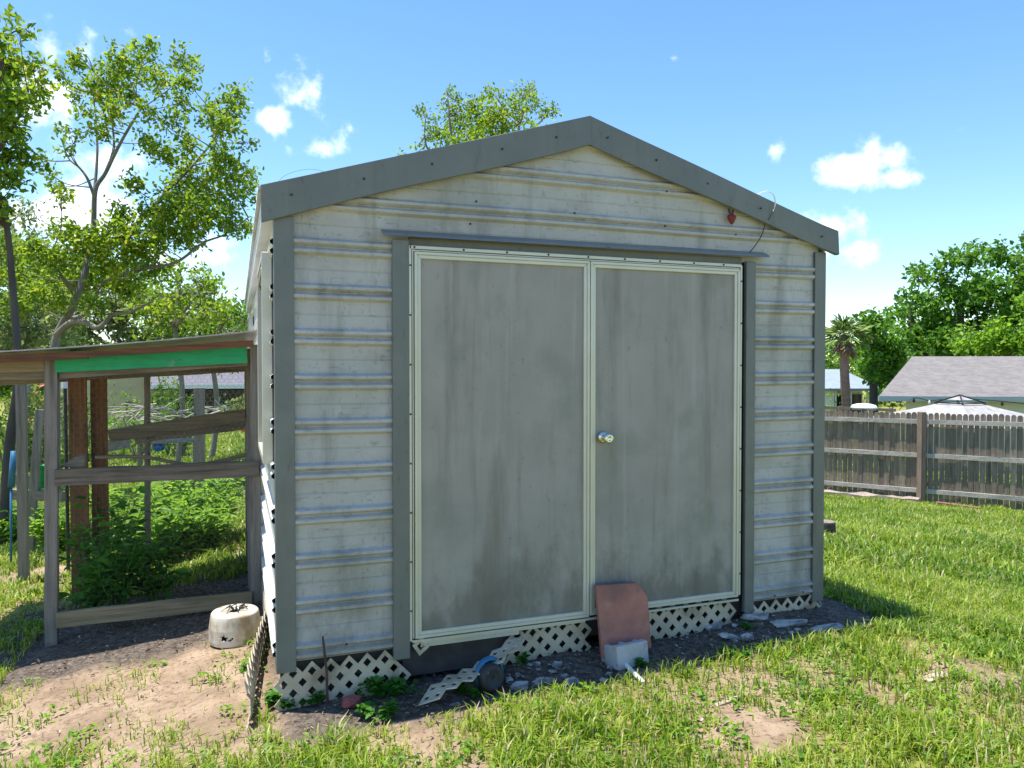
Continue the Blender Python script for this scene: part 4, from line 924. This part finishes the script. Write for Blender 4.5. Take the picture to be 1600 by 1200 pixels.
# near tree at the left edge
D = 9; bs = base_of(14, D); t = thing('shade_tree', bs, 'dark trunked leafy tree at the left edge of the photo', 'tree')
cl = [(15,28,9),(30,50,9),(45,50,6),(8,70,10),(20,108,24),(48,100,13),(65,105,9),(62,142,18),(20,160,26),(45,165,16),(5,130,25),(10,200,22),(30,205,12),(22,250,24),(50,245,12),(8,280,18),(25,285,12),(-30,60,30),(-40,130,40),(-40,220,40),(-60,300,45),(-90,180,50),(-20,330,24),(10,330,10)]
cs = crown(cl, D, 1.2, M['leaf_oak'], t, .085, 44, sub=9)
limbs([([bs-Vector((.1,0,0))]+L3((16,690,D),(26,620,D),(28,560,D),(20,450,D+.1),(10,350,D),(-12,260,D),(-5,160,D),(5,90,D)), .065, .015), (L3((-12,250,D),(20,200,D-.2),(45,150,D-.2)), .03, .006), (L3((-5,130,D),(10,60,D),(40,45,D)), .02, .004), (L3((10,350,D),(-40,250,D+.4),(-70,180,D)), .06, .01)], cs, t, M['bark_dark'], .008)
# mid-distance trees behind the pen
def mass(name, D, boxp, n, r, leaf, m, lab, dens=20, bark='bark', group='background trees', jit=3, trunk_px=None):
    x0, y0, x1, y1 = boxp; cl = []
    for k in range(n):
        a = random.uniform(0, math.pi*2); q = random.random()**.5; cl.append(((x0+x1)/2+(x1-x0)/2*q*math.cos(a), (y0+y1)/2+(y1-y0)/2*q*math.sin(a), r*random.uniform(.6, 1.2)))
    bs = base_of(trunk_px or (x0+x1)/2, D); t = thing(name, bs, lab, 'tree', group); cs = crown(cl, D, jit, m, t, leaf, dens); c0 = P((x0+x1)/2, (y0+y1*2)/3, D)
    hub = Vector((bs.x, bs.y, c0.z-.2)); lines = [([bs, bs.lerp(hub, .5)+Vector((.15, 0, 0)), hub], .0042*D, .003*D)]
    for k in range(5):
        e = cs[k*len(cs)//5][0]; lines.append(([hub, hub.lerp(e, .5)+Vector((0, 0, .3)), e],   .0025*D, .001*D))
    limbs(lines, cs, t, M[bark], .0011*D); return t
mass('moss_tree', 24, (-60, 320, 130, 570), 60, 26, .17, M['leaf_grey'], 'hazy grey green tree at the left behind the shade tree', 20, trunk_px=40)
mass('small_tree', 17, (205, 415, 345, 540), 40, 18, .12, M['leaf_oak'], 'yellowish loose tree behind the middle of the pen roof', 18)
mass('small_tree', 19, (300, 475, 405, 570), 26, 16, .12, M['leaf_dark'], 'dark green small tree beside the shed wall behind the pen roof', 24, trunk_px=330)
mass('background_tree', 40, (-80, 410, 140, 620), 56, 26, .28, M['leaf_dark'], 'dark distant tree far left behind the pen', 24)
mass('background_tree', 42, (80, 430, 300, 610), 60, 26, .28, M['leaf_grey'], 'pale distant tree above the middle of the pen roof', 24)
mass('background_tree', 44, (240, 455, 430, 600), 54, 24, .28, M['leaf_dark'], 'distant tree beside the shed above the grey house', 24)
# tree behind the shed roof
D = 17; bs = base_of(760, D); t = thing('oak_tree', bs, 'tree top showing above the left slope of the shed roof', 'tree')
cl = [(662,172,11),(672,186,11),(700,143,9),(699,165,20),(718,158,12),(720,180,20),(739,165,13),(753,167,22),(770,146,12),(781,146,8),(763,180,28),(783,178,18),(798,164,15),(812,150,17),(828,139,12),(830,165,17),(811,178,18),(863,167,11),(847,181,11),(868,179,7),(671,216,16),(655,228,8),(718,211,32),(742,204,32),(769,199,30),(791,200,26),(678,202,11),(627,242,6),(693,218,18),(730,240,30),(780,240,30),(700,250,26),(825,215,24),(760,290,40),(700,300,36),(820,290,36)]
cs = crown(cl, D, 2, M['leaf_oak'], t, .09, 48, sub=9)
limbs([([bs]+L3((758,400,D),(755,300,D),(750,240,D)), .2, .06), (L3((755,300,D),(710,230,D),(700,150,D)), .05, .01), (L3((755,300,D),(800,230,D),(826,145,D)), .05, .01), (L3((755,300,D),(672,240,D),(665,180,D)), .04, .01), (L3((800,230,D),(840,195,D),(864,165,D)), .03, .01)], cs, t, M['bark'], .012)
# big trees on the right
D = 40; bs = base_of(1490, D); t = thing('oak_tree', bs, 'huge dense dark green tree behind the grey shingled roof', 'tree')
cl = []
for (px, py, r) in [(1480,430,34),(1445,425,22),(1520,408,28),(1560,405,28),(1600,410,30),(1640,410,35),(1425,455,26),(1460,465,34),(1510,455,36),(1560,450,38),(1610,455,36),(1410,490,22),(1440,505,34),(1490,500,36),(1540,500,36),(1590,500,36),(1395,505,16),(1385,520,18),(1410,530,30),(1460,540,34),(1520,540,34),(1580,540,34),(1640,500,40),(1640,560,40),(1370,545,20),(1390,560,22),(1420,570,26),(1700,450,50),(1700,540,50),(1400,590,22),(1440,590,26),(1385,600,14),(1395,618,14),(1450,570,34),(1500,575,34),(1550,575,34),(1600,575,34),(1640,575,34),(1430,540,26),(1480,520,30),(1530,480,34),(1580,470,34)]:
    for k in range(3): cl.append((px+random.gauss(0, r*.5), py+random.gauss(0, r*.45), r*.48, random.uniform(-2, 2)))
cs = crown(cl, D, 3, M['leaf_big'], t, .27, 56, asp=.6)
limbs([([bs]+L3((1490,600,D),(1495,540,D),(1500,470,D)), .6, .2), (L3((1490,600,D),(1440,550,D),(1420,480,D)), .3, .08), (L3((1495,580,D),(1560,520,D),(1590,430,D)), .3, .08)], cs[::3], t, M['bark_dark'], .05)
D = 33; bs = base_of(1365, D); t = thing('oak_tree', bs, 'lower leafy tree between the palm and the grey shingled roof', 'tree')
cl = [(px+random.gauss(0, 8), py+random.gauss(0, 8), r*.7) for (px, py, r) in [(1350,512,15),(1345,530,15),(1365,520,20),(1362,548,20),(1350,562,13),(1380,560,22),(1366,582,15),(1385,585,18),(1398,600,12),(1390,612,9),(1400,540,20),(1410,570,18),(1370,505,14)] for k in range(3)]
cs = crown(cl, D, 2, M['leaf_big'], t, .22, 60, asp=.6); limbs([([bs]+L3((1365,600,D),(1365,550,D)), .25, .1)], cs[::3], t, M['bark_dark'], .04)
D = 30; bs = base_of(1570, D); t = thing('oak_tree', bs, 'lighter green tree just above the right end of the grey shingled roof', 'tree')
cl = [(px+random.gauss(0, 9), py+random.gauss(0, 6), r*.7) for (px, py, r) in [(1530,530,18),(1560,520,22),(1595,505,26),(1500,545,16),(1550,545,22),(1590,535,26),(1640,520,34),(1620,550,30),(1590,480,16)] for k in range(3)]
cs = crown(cl, D+6, 2, M['leaf_bright'], t, .23, 52, asp=.6); limbs([([bs]+L3((1570,580,D+6),(1580,530,D+6)), .25, .1)], cs[::3], t, M['bark_dark'], .04)
# palm
D = 30; bs = base_of(1322, D); top = P(1321, 524, D); t = thing('palm_tree', bs, 'tall palm with hanging dead fronds right beside the shed corner', 'palm tree')
b = MB(); cv = [bs.lerp(top, i/12)+Vector((.06*math.sin(i*.5), 0, 0)) for i in range(13)]; b.tube(cv, [.17+.05*(i == 0)+.012*(i % 2) for i in range(13)], 12); b.build('trunk', M['palm_trunk'], t, smooth=True)
def fronds(n, e0, e1, Lr, m, name):
    Cs, Ds, Ls = [], [], []
    for k in range(n):
        a = 2*math.pi*k/n+random.gauss(0, .2); el = random.uniform(e0, e1); L_ = random.uniform(*Lr)
        d = Vector((math.cos(a)*math.cos(el), math.sin(a)*math.cos(el), math.sin(el)))
        pts = [top+d*L_*s-Vector((0, 0, .45*L_*s*s)) for s in np.linspace(0, .65, 6)]
        hub = pts[-1]; side = d.cross(Vector((0, 0, 1))).normalized()
        for j in range(26):
            s = random.uniform(.45, 1); p = pts[min(5, int(s*5))]; f = random.uniform(-1.2, 1.2); dd = (d*math.cos(f)+side*math.sin(f)+Vector((0, 0, -.35-.4*abs(f)*.5))).normalized(); Cs.append(p); Ds.append(dd); Ls.append(L_*random.uniform(.32, .5))
        for j in range(5): Cs.append(pts[j]); Ds.append((pts[j+1]-pts[j]).normalized()); Ls.append((pts[j+1]-pts[j]).length)
    V, Fc = leaves(np.array([tuple(c) for c in Cs]), np.array([tuple(c) for c in Ds]), np.array(Ls), np.full(len(Ls), .055), fold=.1); np_mesh(name, V, Fc, m, t)
fronds(24, -.3, 1.3, (1.0, 1.35), M['palm'], 'fronds'); fronds(14, -1.45, -.5, (.75, 1.1), M['palm_dead'], 'dead_fronds')
# shrubs near the left house
def shrub(px, D, h, w, m, lab, leaf=.1, n=900, name='shrub', pzoff=0, top=None):
    bs = base_of(px, D)
    if top is not None: h = P(px, top, D).z-bs.z
    root = thing(name, bs, lab, 'shrub'); s = rand_dirs(n)*(rng.uniform(0, 1, n)**.4)[:, None]*np.array([w, w*.8, h*.5]); s *= (1+.35*np.sin(s[:, :1]*9/w)*np.cos(s[:, 2:]*7/h)); C = s+np.array(bs)+np.array([0, 0, h*.5])
    L_ = leaf*rng.uniform(.6, 1.3, n); V, Fc = leaves(C, rand_dirs(n, .4), L_, L_*.45); np_mesh('foliage', V, Fc, m, root)
    b = MB()
    for k in range(6): a = k*1.05; b.tube([bs, bs+Vector((math.cos(a)*w*.3, math.sin(a)*w*.3, h*.4)), bs+Vector((math.cos(a)*w*.6, math.sin(a)*w*.5, h*.8))], [.03, .02, .01], 5)
    b.build('stems', M['bark'], root)
shrub(262, 22, 2, .55, M['leaf_dark'], 'narrow dark evergreen shrub in front of the grey roofed house', top=578, n=1600)
shrub(285, 21, 1, .65, M['leaf_dark'], 'rounded green shrub beside the narrow dark one', top=612, n=1200); shrub(215, 21, 1, 1.1, M['leaf_bright'], 'bright green low shrub in front of the tan house wall', top=622, n=1500)
shrub(57, 15, 1, .6, M['leaf_pink'], 'pink flowering shrub between the left posts of the pen', top=588, n=1100, leaf=.13); shrub(10, 22, 1, 1.2, M['leaf_dark'], 'dark shrub at the far left edge behind the pen', top=600, n=1500)
shrub(120, 22, 1, 1.4, M['leaf_dark'], 'green shrub behind the black pipe and brown planks', top=600, n=1600)
shrub(1298, 30, 1, .55, M['leaf_bright'], 'yellow green shrub beyond the fence beside the shed corner', top=621, n=700, leaf=.14); shrub(1372, 38, 1, .5, M['leaf_bright'], 'small green shrub beyond the fence left of the gazebo', top=630, n=500, leaf=.14)
q = P(386, 655, 8.5); fp = thing('flower_pot', q, 'orange flower pot with a leafy plant hung beside the rear post', 'flower pot'); b = MB(); b.lathe([(0, -.14), (.055, -.14), (.085, .04), (.09, .04), (.08, .03)], q, 20); b.build('pot', M['orange'], fp, smooth=True)
n = 160; V, Fc = leaves(np.array(q)+rng.normal(size=(n, 3))*np.array([.1, .06, .06])+np.array([-.05, 0, .12]), rand_dirs(n, .6), .07, .035); np_mesh('plant', V, Fc, M['leaf_grey'], fp)
# tree line on the horizon
def treeline():
    n = 60000; a = rng.uniform(-1.25, 1.25, n)-YAW*0; rr = rng.uniform(110, 150, n); X = CAM[0]+rr*np.sin(a-YAW); Y = CAM[1]+rr*np.cos(a-YAW)
    hmax = 5+4*vnoise(a*9+50, a*0, 1, 3)+2*vnoise(a*40+50, a*0, 1, 4); Z = -3+hmax*rng.uniform(0, 1, n)**.8; C = np.stack([X, Y, Z], 1); L_ = rng.uniform(.5, 1.1, n)
    V, Fc = leaves(C, rand_dirs(n), L_, L_*.6); tag(np_mesh('far_woods', V, Fc, M['leaf_dark']), 'far belt of woods closing the horizon behind the houses', 'woods', kind='stuff')
treeline()

# ---------------------------------------------------------------- wooden fence on the right
FL, FP_, FR = P(1285, 766, 15.1), P(1440, 780, 14.0), P(1700, 803, 12.55); FRR = FR+(FR-FP_)*2
def fence_seg(A, B, n, zt0, zt1, fen, seed):
    d = (B-A); d.z = 0; L_ = d.length; u = d.normalized(); nrm = Vector((u.y, -u.x, 0)); nrm = nrm if nrm.dot(Vector(CAM)-A) > 0 else -nrm; rr = random.Random(seed); b = MB(); pw = L_/n
    for i in range(n):
        c = A.lerp(B, (i+.5)/n); zt = zt0+(zt1-zt0)*(i+.5)/n+rr.gauss(0, .008); zb = c.z-.06+rr.gauss(0, .01); w = pw*.5-.002-rr.random()**2*.006; q = [(-w, zb), (w, zb), (w, zt-.05), (w*.86, zt-.022), (w*.5, zt-.004), (0, zt), (-w*.5, zt-.004), (-w*.86, zt-.022), (-w, zt-.05)]
        off = rr.gauss(0, .004); b.prism([Vector((c.x, c.y, 0))+u*a+Vector((0, 0, z))-nrm*(.012+off) for a, z in q], -nrm*.016)
    b.build('picket_panel', M['fencew'], fen)
    for t in ((.10), (.49), (.90)):
        za = zt0+(A.z-zt0)*t; zb = zt1+(B.z-zt1)*t; a = Vector((A.x, A.y, za))+nrm*.018; c = Vector((B.x, B.y, zb))+nrm*.018
        MB().rough_bar(a, c, .036, .08, (0, 0, 1), 10, .004, seed+t*10).build('rail', M['fencer'], fen)
T1, T2, T3 = P(1285, 641, 15.1).z, P(1440, 645, 14).z, P(1700, 651, 12.55).z
fen = thing('picket_fence', FP_, 'weathered grey dog eared picket fence running across the back of the lawn', 'fence')
FLL = FL+(FL-FP_)*2.2; fence_seg(FLL, FL, 40, T1+(T1-T2)*2.2, T1, fen, 3); fence_seg(FL, FP_, 19, T1, T2, fen, 4); fence_seg(FP_, FR, 27, T2, T3, fen, 5); FRR.z = float(gz(FRR.x, FRR.y))+.08; fence_seg(FR, FRR, 54, T3, T3+(T3-T2)*2, fen, 6)
for p_, zt, m_ in ((FP_, T2+.02, 'fencep'), (FLL.lerp(FL, .15), T1+.1, 'fencew'), (FR, T3+.02, 'fencew')):
    u = (FR-FL); u.z = 0; u.normalize(); nn = Vector((u.y, -u.x, 0)); nn = nn if nn.dot(Vector(CAM)-FP_) > 0 else -nn; c = p_+nn*.085; MB().rough_bar((c.x, c.y, p_.z-.22), (c.x, c.y, zt), .115, .10, (0, 1, 0), 8, .004, 7).build('post', M[m_], fen)
# bare ledge and red board at the fence foot, a second fence behind
a, c = P(1270, 772, 14.9), P(1436, 786, 13.8); MB_ = MB().rough_bar(a, c, .25, .17, (0, 0, 1), 20, .03, 3); tag(MB_.build('dirt_ledge', mat('pale_dirt', (.36, .29, .25), (.26, .2, .17), 5, .9, .5, 20), None), 'low ledge of bare pale earth along the foot of the left fence bay', 'ledge')
a, c = P(1463, 786, 13.4), P(1532, 795, 12.9); tag(MB().rough_bar(a, c, .12, .045, (0, 0, 1), 8, .006, 4).build('red_board', M['red_board'], None), 'reddish brown board lying at the foot of the right fence bay', 'board')
st = G(1293, 842); stp = thing('tree_stump', st, 'short dark sawn log stump in the grass beside the right shed corner', 'stump')
b = MB(); b.lathe([(.11, -.02), (.10, .06), (.095, .17), (.085, .18)], st+Vector((-.03, 0, 0)), 18); b.build('bark', M['bark_dark'], stp); b = MB(); b.lathe([(.09, .18), (.0005, .184)], st+Vector((-.03, 0, 0)), 18); b.build('cut_top', mat('cut_wood', (.3, .25, .19), (.16, .13, .1), 20, .9), stp)
rf = thing('low_fence', P(1340, 640, 24), 'brown low fence behind the picket fence, left of the gazebo', 'fence')
b = MB(); b.bar(P(1270, 636, 24), P(1400, 641, 23), .05, .09); b.build('rail', M['fencep'], rf)
for px in (1276, 1313, 1352, 1392):
    p = P(px, 634+(px-1270)*.04, 23.8); MB().box((p.x, p.y, p.z-.6), (.09, .09, 1.25)).build('post', M['fencep'], rf)
# canopy cart
cq = P(1350, 640, 21); cc = thing('canopy_frame', Vector((cq.x, cq.y, float(gz(cq.x, cq.y)))), 'white rounded canopy top on dark posts showing above the fence left of the gazebo', 'canopy')
b = MB(); b.lathe([(.0005, .17), (.15, .165), (.26, .13), (.30, .07), (.30, .03), (.0, .03)], cq, 24, Matrix.Diagonal((1, 1.3, 1))); b.build('canopy', M['white'], cc, smooth=True)
for dx in (-.22, .22):
    for dy in (-.25, .25): MB().box((cq.x+dx, cq.y+dy, (cq.z+float(gz(cq.x, cq.y)))/2), (.03, .03, cq.z+.05-float(gz(cq.x, cq.y)))).build('post', M['black'], cc)

# ---------------------------------------------------------------- gazebo
D = 18.5; ap = P(1500, 617, D); gb = float(gz(ap.x, ap.y)); gaz = thing('gazebo', (ap.x, ap.y, gb), 'white canopy gazebo with a dark vented peak behind the picket fence', 'gazebo')
er, eh = 2.3, ap.z-.66; ang = YAW+R(20)
def cor(r, z, k): a = ang+k*math.pi/2+math.pi/4; return Vector((ap.x+math.cos(a)*r, ap.y+math.sin(a)*r, z))
V = []; Fc = []; n = 8
for s in range(n+1):
    t = s/n; r = .42+(er-.42)*t; z = ap.z-.20-(ap.z-.20-eh)*(t**.92)
    for k in range(4):
        for q in range(6):
            p0, p1 = cor(r, z, k), cor(r, z, k+1); p = p0.lerp(p1, q/6); p.z -= .05*math.sin(math.pi*q/6)*t; V.append(p)
for s in range(n):
    for q in range(24): Fc.append((s*24+q, s*24+(q+1) % 24, (s+1)*24+(q+1) % 24, (s+1)*24+q))
cnp = MB().add(V, Fc).build('canopy', M['canvas'], gaz, smooth=False); md = cnp.modifiers.new('t', 'SOLIDIFY'); md.thickness = .02
b = MB(); 
for k in range(4): b.bar(Vector((ap.x, ap.y, ap.z)), cor(.55, ap.z-.2, k), .03, .03); b.bar(cor(.55, ap.z-.2, k), cor(.55, ap.z-.2, k+1), .025, .025)
b.build('vent_frame', M['black'], gaz); b = MB()
for k in range(4): b.add([Vector((ap.x, ap.y, ap.z-.02)), cor(.3, ap.z-.12, k), cor(.3, ap.z-.12, k+1)], [(0, 1, 2)])
b.build('vent_cap', M['canvas'], gaz)
for k in range(4):
    p = cor(er*.96, eh, k); MB().box((p.x, p.y, (eh+gb)/2-.05), (.08, .08, eh-gb-.1)).build('post', M['black'], gaz)

# ---------------------------------------------------------------- houses
def house_right():
    Dn = 25; A = P(1373, 619, Dn); Bx = P(1760, 627, Dn-1.0); u = Vector((Bx.x-A.x, Bx.y-A.y, 0)); L_ = u.length; u.normalize(); nb = Vector((-u.y, u.x, 0)); nb = nb if nb.dot(A-Vector(CAM)) > 0 else -nb
    g = float(gz(A.x, A.y))-.3; h = thing('house', (A.x, A.y, g), 'cream walled house with a grey shingle roof behind the gazebo', 'house')
    L_ = 9; dep = 7; ez = A.z; rz_ = P(1425, 557, Dn+3.4).z
    e0 = A.copy(); e1 = A+u*L_; pr0 = P(1425, 555, Dn+3.3); r0 = Vector((pr0.x, pr0.y, rz_)); nb = Vector((r0.x-A.x, r0.y-A.y, 0)); dep = nb.length*2; nb.normalize(); k0 = A+nb*dep; k1 = A+u*L_+nb*dep
    for v in (e0, e1, k0, k1): v.z = ez
    r1 = r0+u*L_
    b = MB(); T = Vector((0, 0, -.12)); b.add([e0, e1, r1, r0, k0, k1, e0+T, e1+T, k0+T, k1+T], [(0, 1, 2, 3), (0, 3, 4), (4, 3, 2, 5), (1, 5, 2), (6, 8, 9, 7)]); b.build('roof', M['shingle'], h)
    MB().bar(e0+Vector((0, 0, -.08)), e1+Vector((0, 0, -.08)), .05, .17).build('fascia', M['fascia_grey'], h); MB().bar(e0+Vector((0, 0, -.08)), k0+Vector((0, 0, -.08)), .05, .17).build('fascia', M['fascia_grey'], h)
    w0 = A+u*.75+nb*.5; w1 = A+u*(L_-.4)+nb*.5; b = MB(); w0.z = w1.z = g; b.prism([w0, w1, w1+nb*(dep-1), w0+nb*(dep-1)], (0, 0, ez-.12-g)); b.build('wall', M['stucco'], h)
    # string lights along the eave
    s = thing('string_lights', e0+u*.8, 'dark wire of bulb lights hung under the eave of the grey shingled house', 'string lights'); pts = [P(x, y, Dn-1.2) for x, y in ((1405,640),(1427,622),(1452,626),(1475,624),(1520,624),(1566,627),(1610,632),(1680,640))]; b = MB(); b.tube(curve(pts, 5), .014, 5); b.build('wire', M['black'], s)
    for (x, y) in ((1428, 625), (1452, 628), (1566, 630), (1640, 638)):
        p = P(x, y, Dn-1.2); b = MB(); b.lathe([(.02, .06), (.03, .03), (.045, -.02), (.03, -.07), (.001, -.09)], p, 10); b.build('bulb', M['black'] if x != 1452 else M['white'], s, smooth=True)
house_right()
def house_far():
    Dn = 46; A = P(1240, 607, Dn); B = P(1372, 605, Dn); u = Vector((B.x-A.x, B.y-A.y, 0)); L_ = u.length; u.normalize(); nb = Vector((-u.y, u.x, 0)); nb = nb if nb.dot(A-Vector(CAM)) > 0 else -nb; g = float(gz(A.x, A.y))-.2
    h = thing('house', (A.x, A.y, g), 'white house with a pale blue roof and navy porch behind the palm', 'house'); ez = A.z; rz_ = P(1300, 577, Dn+3.5).z; e0 = A-u*1; e1 = B+u*.3; k0 = e0+nb*7; k1 = e1+nb*7
    for v in (e0, e1, k0, k1): v.z = ez
    r0 = e0+nb*3.5; r1 = e1+nb*3.5-u*1.0; r0.z = r1.z = rz_; T = Vector((0, 0, -.15)); b = MB(); b.add([e0, e1, r1, r0, k0, k1, e0+T, e1+T, k0+T, k1+T], [(0, 1, 2, 3), (0, 3, 4), (4, 3, 2, 5), (1, 5, 2), (6, 8, 9, 7), (0, 6, 7, 1)]); b.build('roof', M['shingle2'], h)
    Mr = Matrix((u, nb, Vector((0, 0, 1)))).transposed()
    def bx(name, x0, x1, z0, z1, y0, y1, m): c = A+u*(x0+x1)/2+nb*(y0+y1)/2; c.z = (z0+z1)/2; return MB().box(c, (x1-x0, y1-y0, z1-z0), Mr).build(name, m, h)
    pxm = L_/132
    bx('wall', 0, L_-.3, g, ez-.15, 1.4, 6, M['white']); bx('wall', 0, 68*pxm, g, ez-.15, .4, 1.4, M['white'])
    w = bx('window', 70*pxm, 92*pxm, g+.3, ez-.3, 1.3, 1.42, M['white']); c = A; bx('pane', 72*pxm, 90*pxm, g+.5, ez-.45, 1.25, 1.3, M['glass'])
    bx('door', 98*pxm, 104*pxm, g, ez-.3, 1.3, 1.42, M['navy']); bx('shutter', 106*pxm, 110*pxm, g+.6, ez-.4, 1.3, 1.42, M['navy']); bx('window', 110*pxm, 118*pxm, g+.6, ez-.4, 1.32, 1.42, M['glass']); bx('shutter', 118*pxm, 122*pxm, g+.6, ez-.4, 1.3, 1.42, M['navy'])
    for x in (69, 93, 119): bx('column', x*pxm, (x+1.6)*pxm, g, ez-.15, .3, .45, M['white'])
house_far()
def house_left():
    Dn = 33; A = P(233, 602, Dn); B = P(430, 600, Dn+1); u = Vector((B.x-A.x, B.y-A.y, 0)); L_ = u.length+3; u.normalize(); nb = Vector((-u.y, u.x, 0)); nb = nb if nb.dot(A-Vector(CAM)) > 0 else -nb; g = float(gz(A.x, A.y))-.2
    h = thing('house', (A.x, A.y, g), 'tan house with a grey roof and dark screened porch seen through the pen', 'house'); ez = A.z; Mr = Matrix((u, nb, Vector((0, 0, 1)))).transposed()
    def bx(name, x0, x1, z0, z1, y0, y1, m): c = A+u*(x0+x1)/2+nb*(y0+y1)/2; c.z = (z0+z1)/2; return MB().box(c, (x1-x0, y1-y0, z1-z0), Mr).build(name, m, h)
    e0 = A+Vector((0, 0, 0)); e1 = A+u*L_; r0 = A+nb*4-u*1.3; r1 = e1+nb*4; rz_ = P(215, 566, Dn+3.5).z+.25; k0 = e0+nb*8-u*2.6; k1 = e1+nb*8
    for v in (e0, e1, k0, k1): v.z = ez
    r0.z = r1.z = rz_; T = Vector((0, 0, -.2)); b = MB(); b.add([e0, e1, r1, r0, k0, k1, e0+T, e1+T, k0+T, k1+T, r0+T], [(0, 1, 2, 3), (4, 3, 2, 5), (0, 3, 10, 6), (6, 7, 9, 8)]); b.build('roof', M['shingle3'], h)
    bx('gutter', 0, L_, ez-.16, ez+.04, -.14, -.02, M['white']); MB().bar(e0+Vector((0, 0, -.05)), r0+Vector((0, 0, -.05)), .06, .18).build('barge_board', M['white'], h)
    bx('wall', -4.5, .6, g, ez-.2, 2.2, 6, M['stucco_tan']); b = MB(); c0 = A-u*4.5+nb*2.2; 
    bx('gable', -4.5, -.2, ez-.2, ez+.9, 2.25, 5, M['stucco_tan'])
    bx('wall', .6, L_-.3, g, ez-.2, 3, 7, M['dark'] ); bx('screen', 1.6, L_-.3, g+.2, ez-.25, .3, .34, M['glass']); bx('post', .3, .42, g, ez-.2, .1, .22, M['dark']); bx('window', -1.6, -1.35, g+1.0, g+1.7, 2.1, 2.22, M['glass'])
house_left()
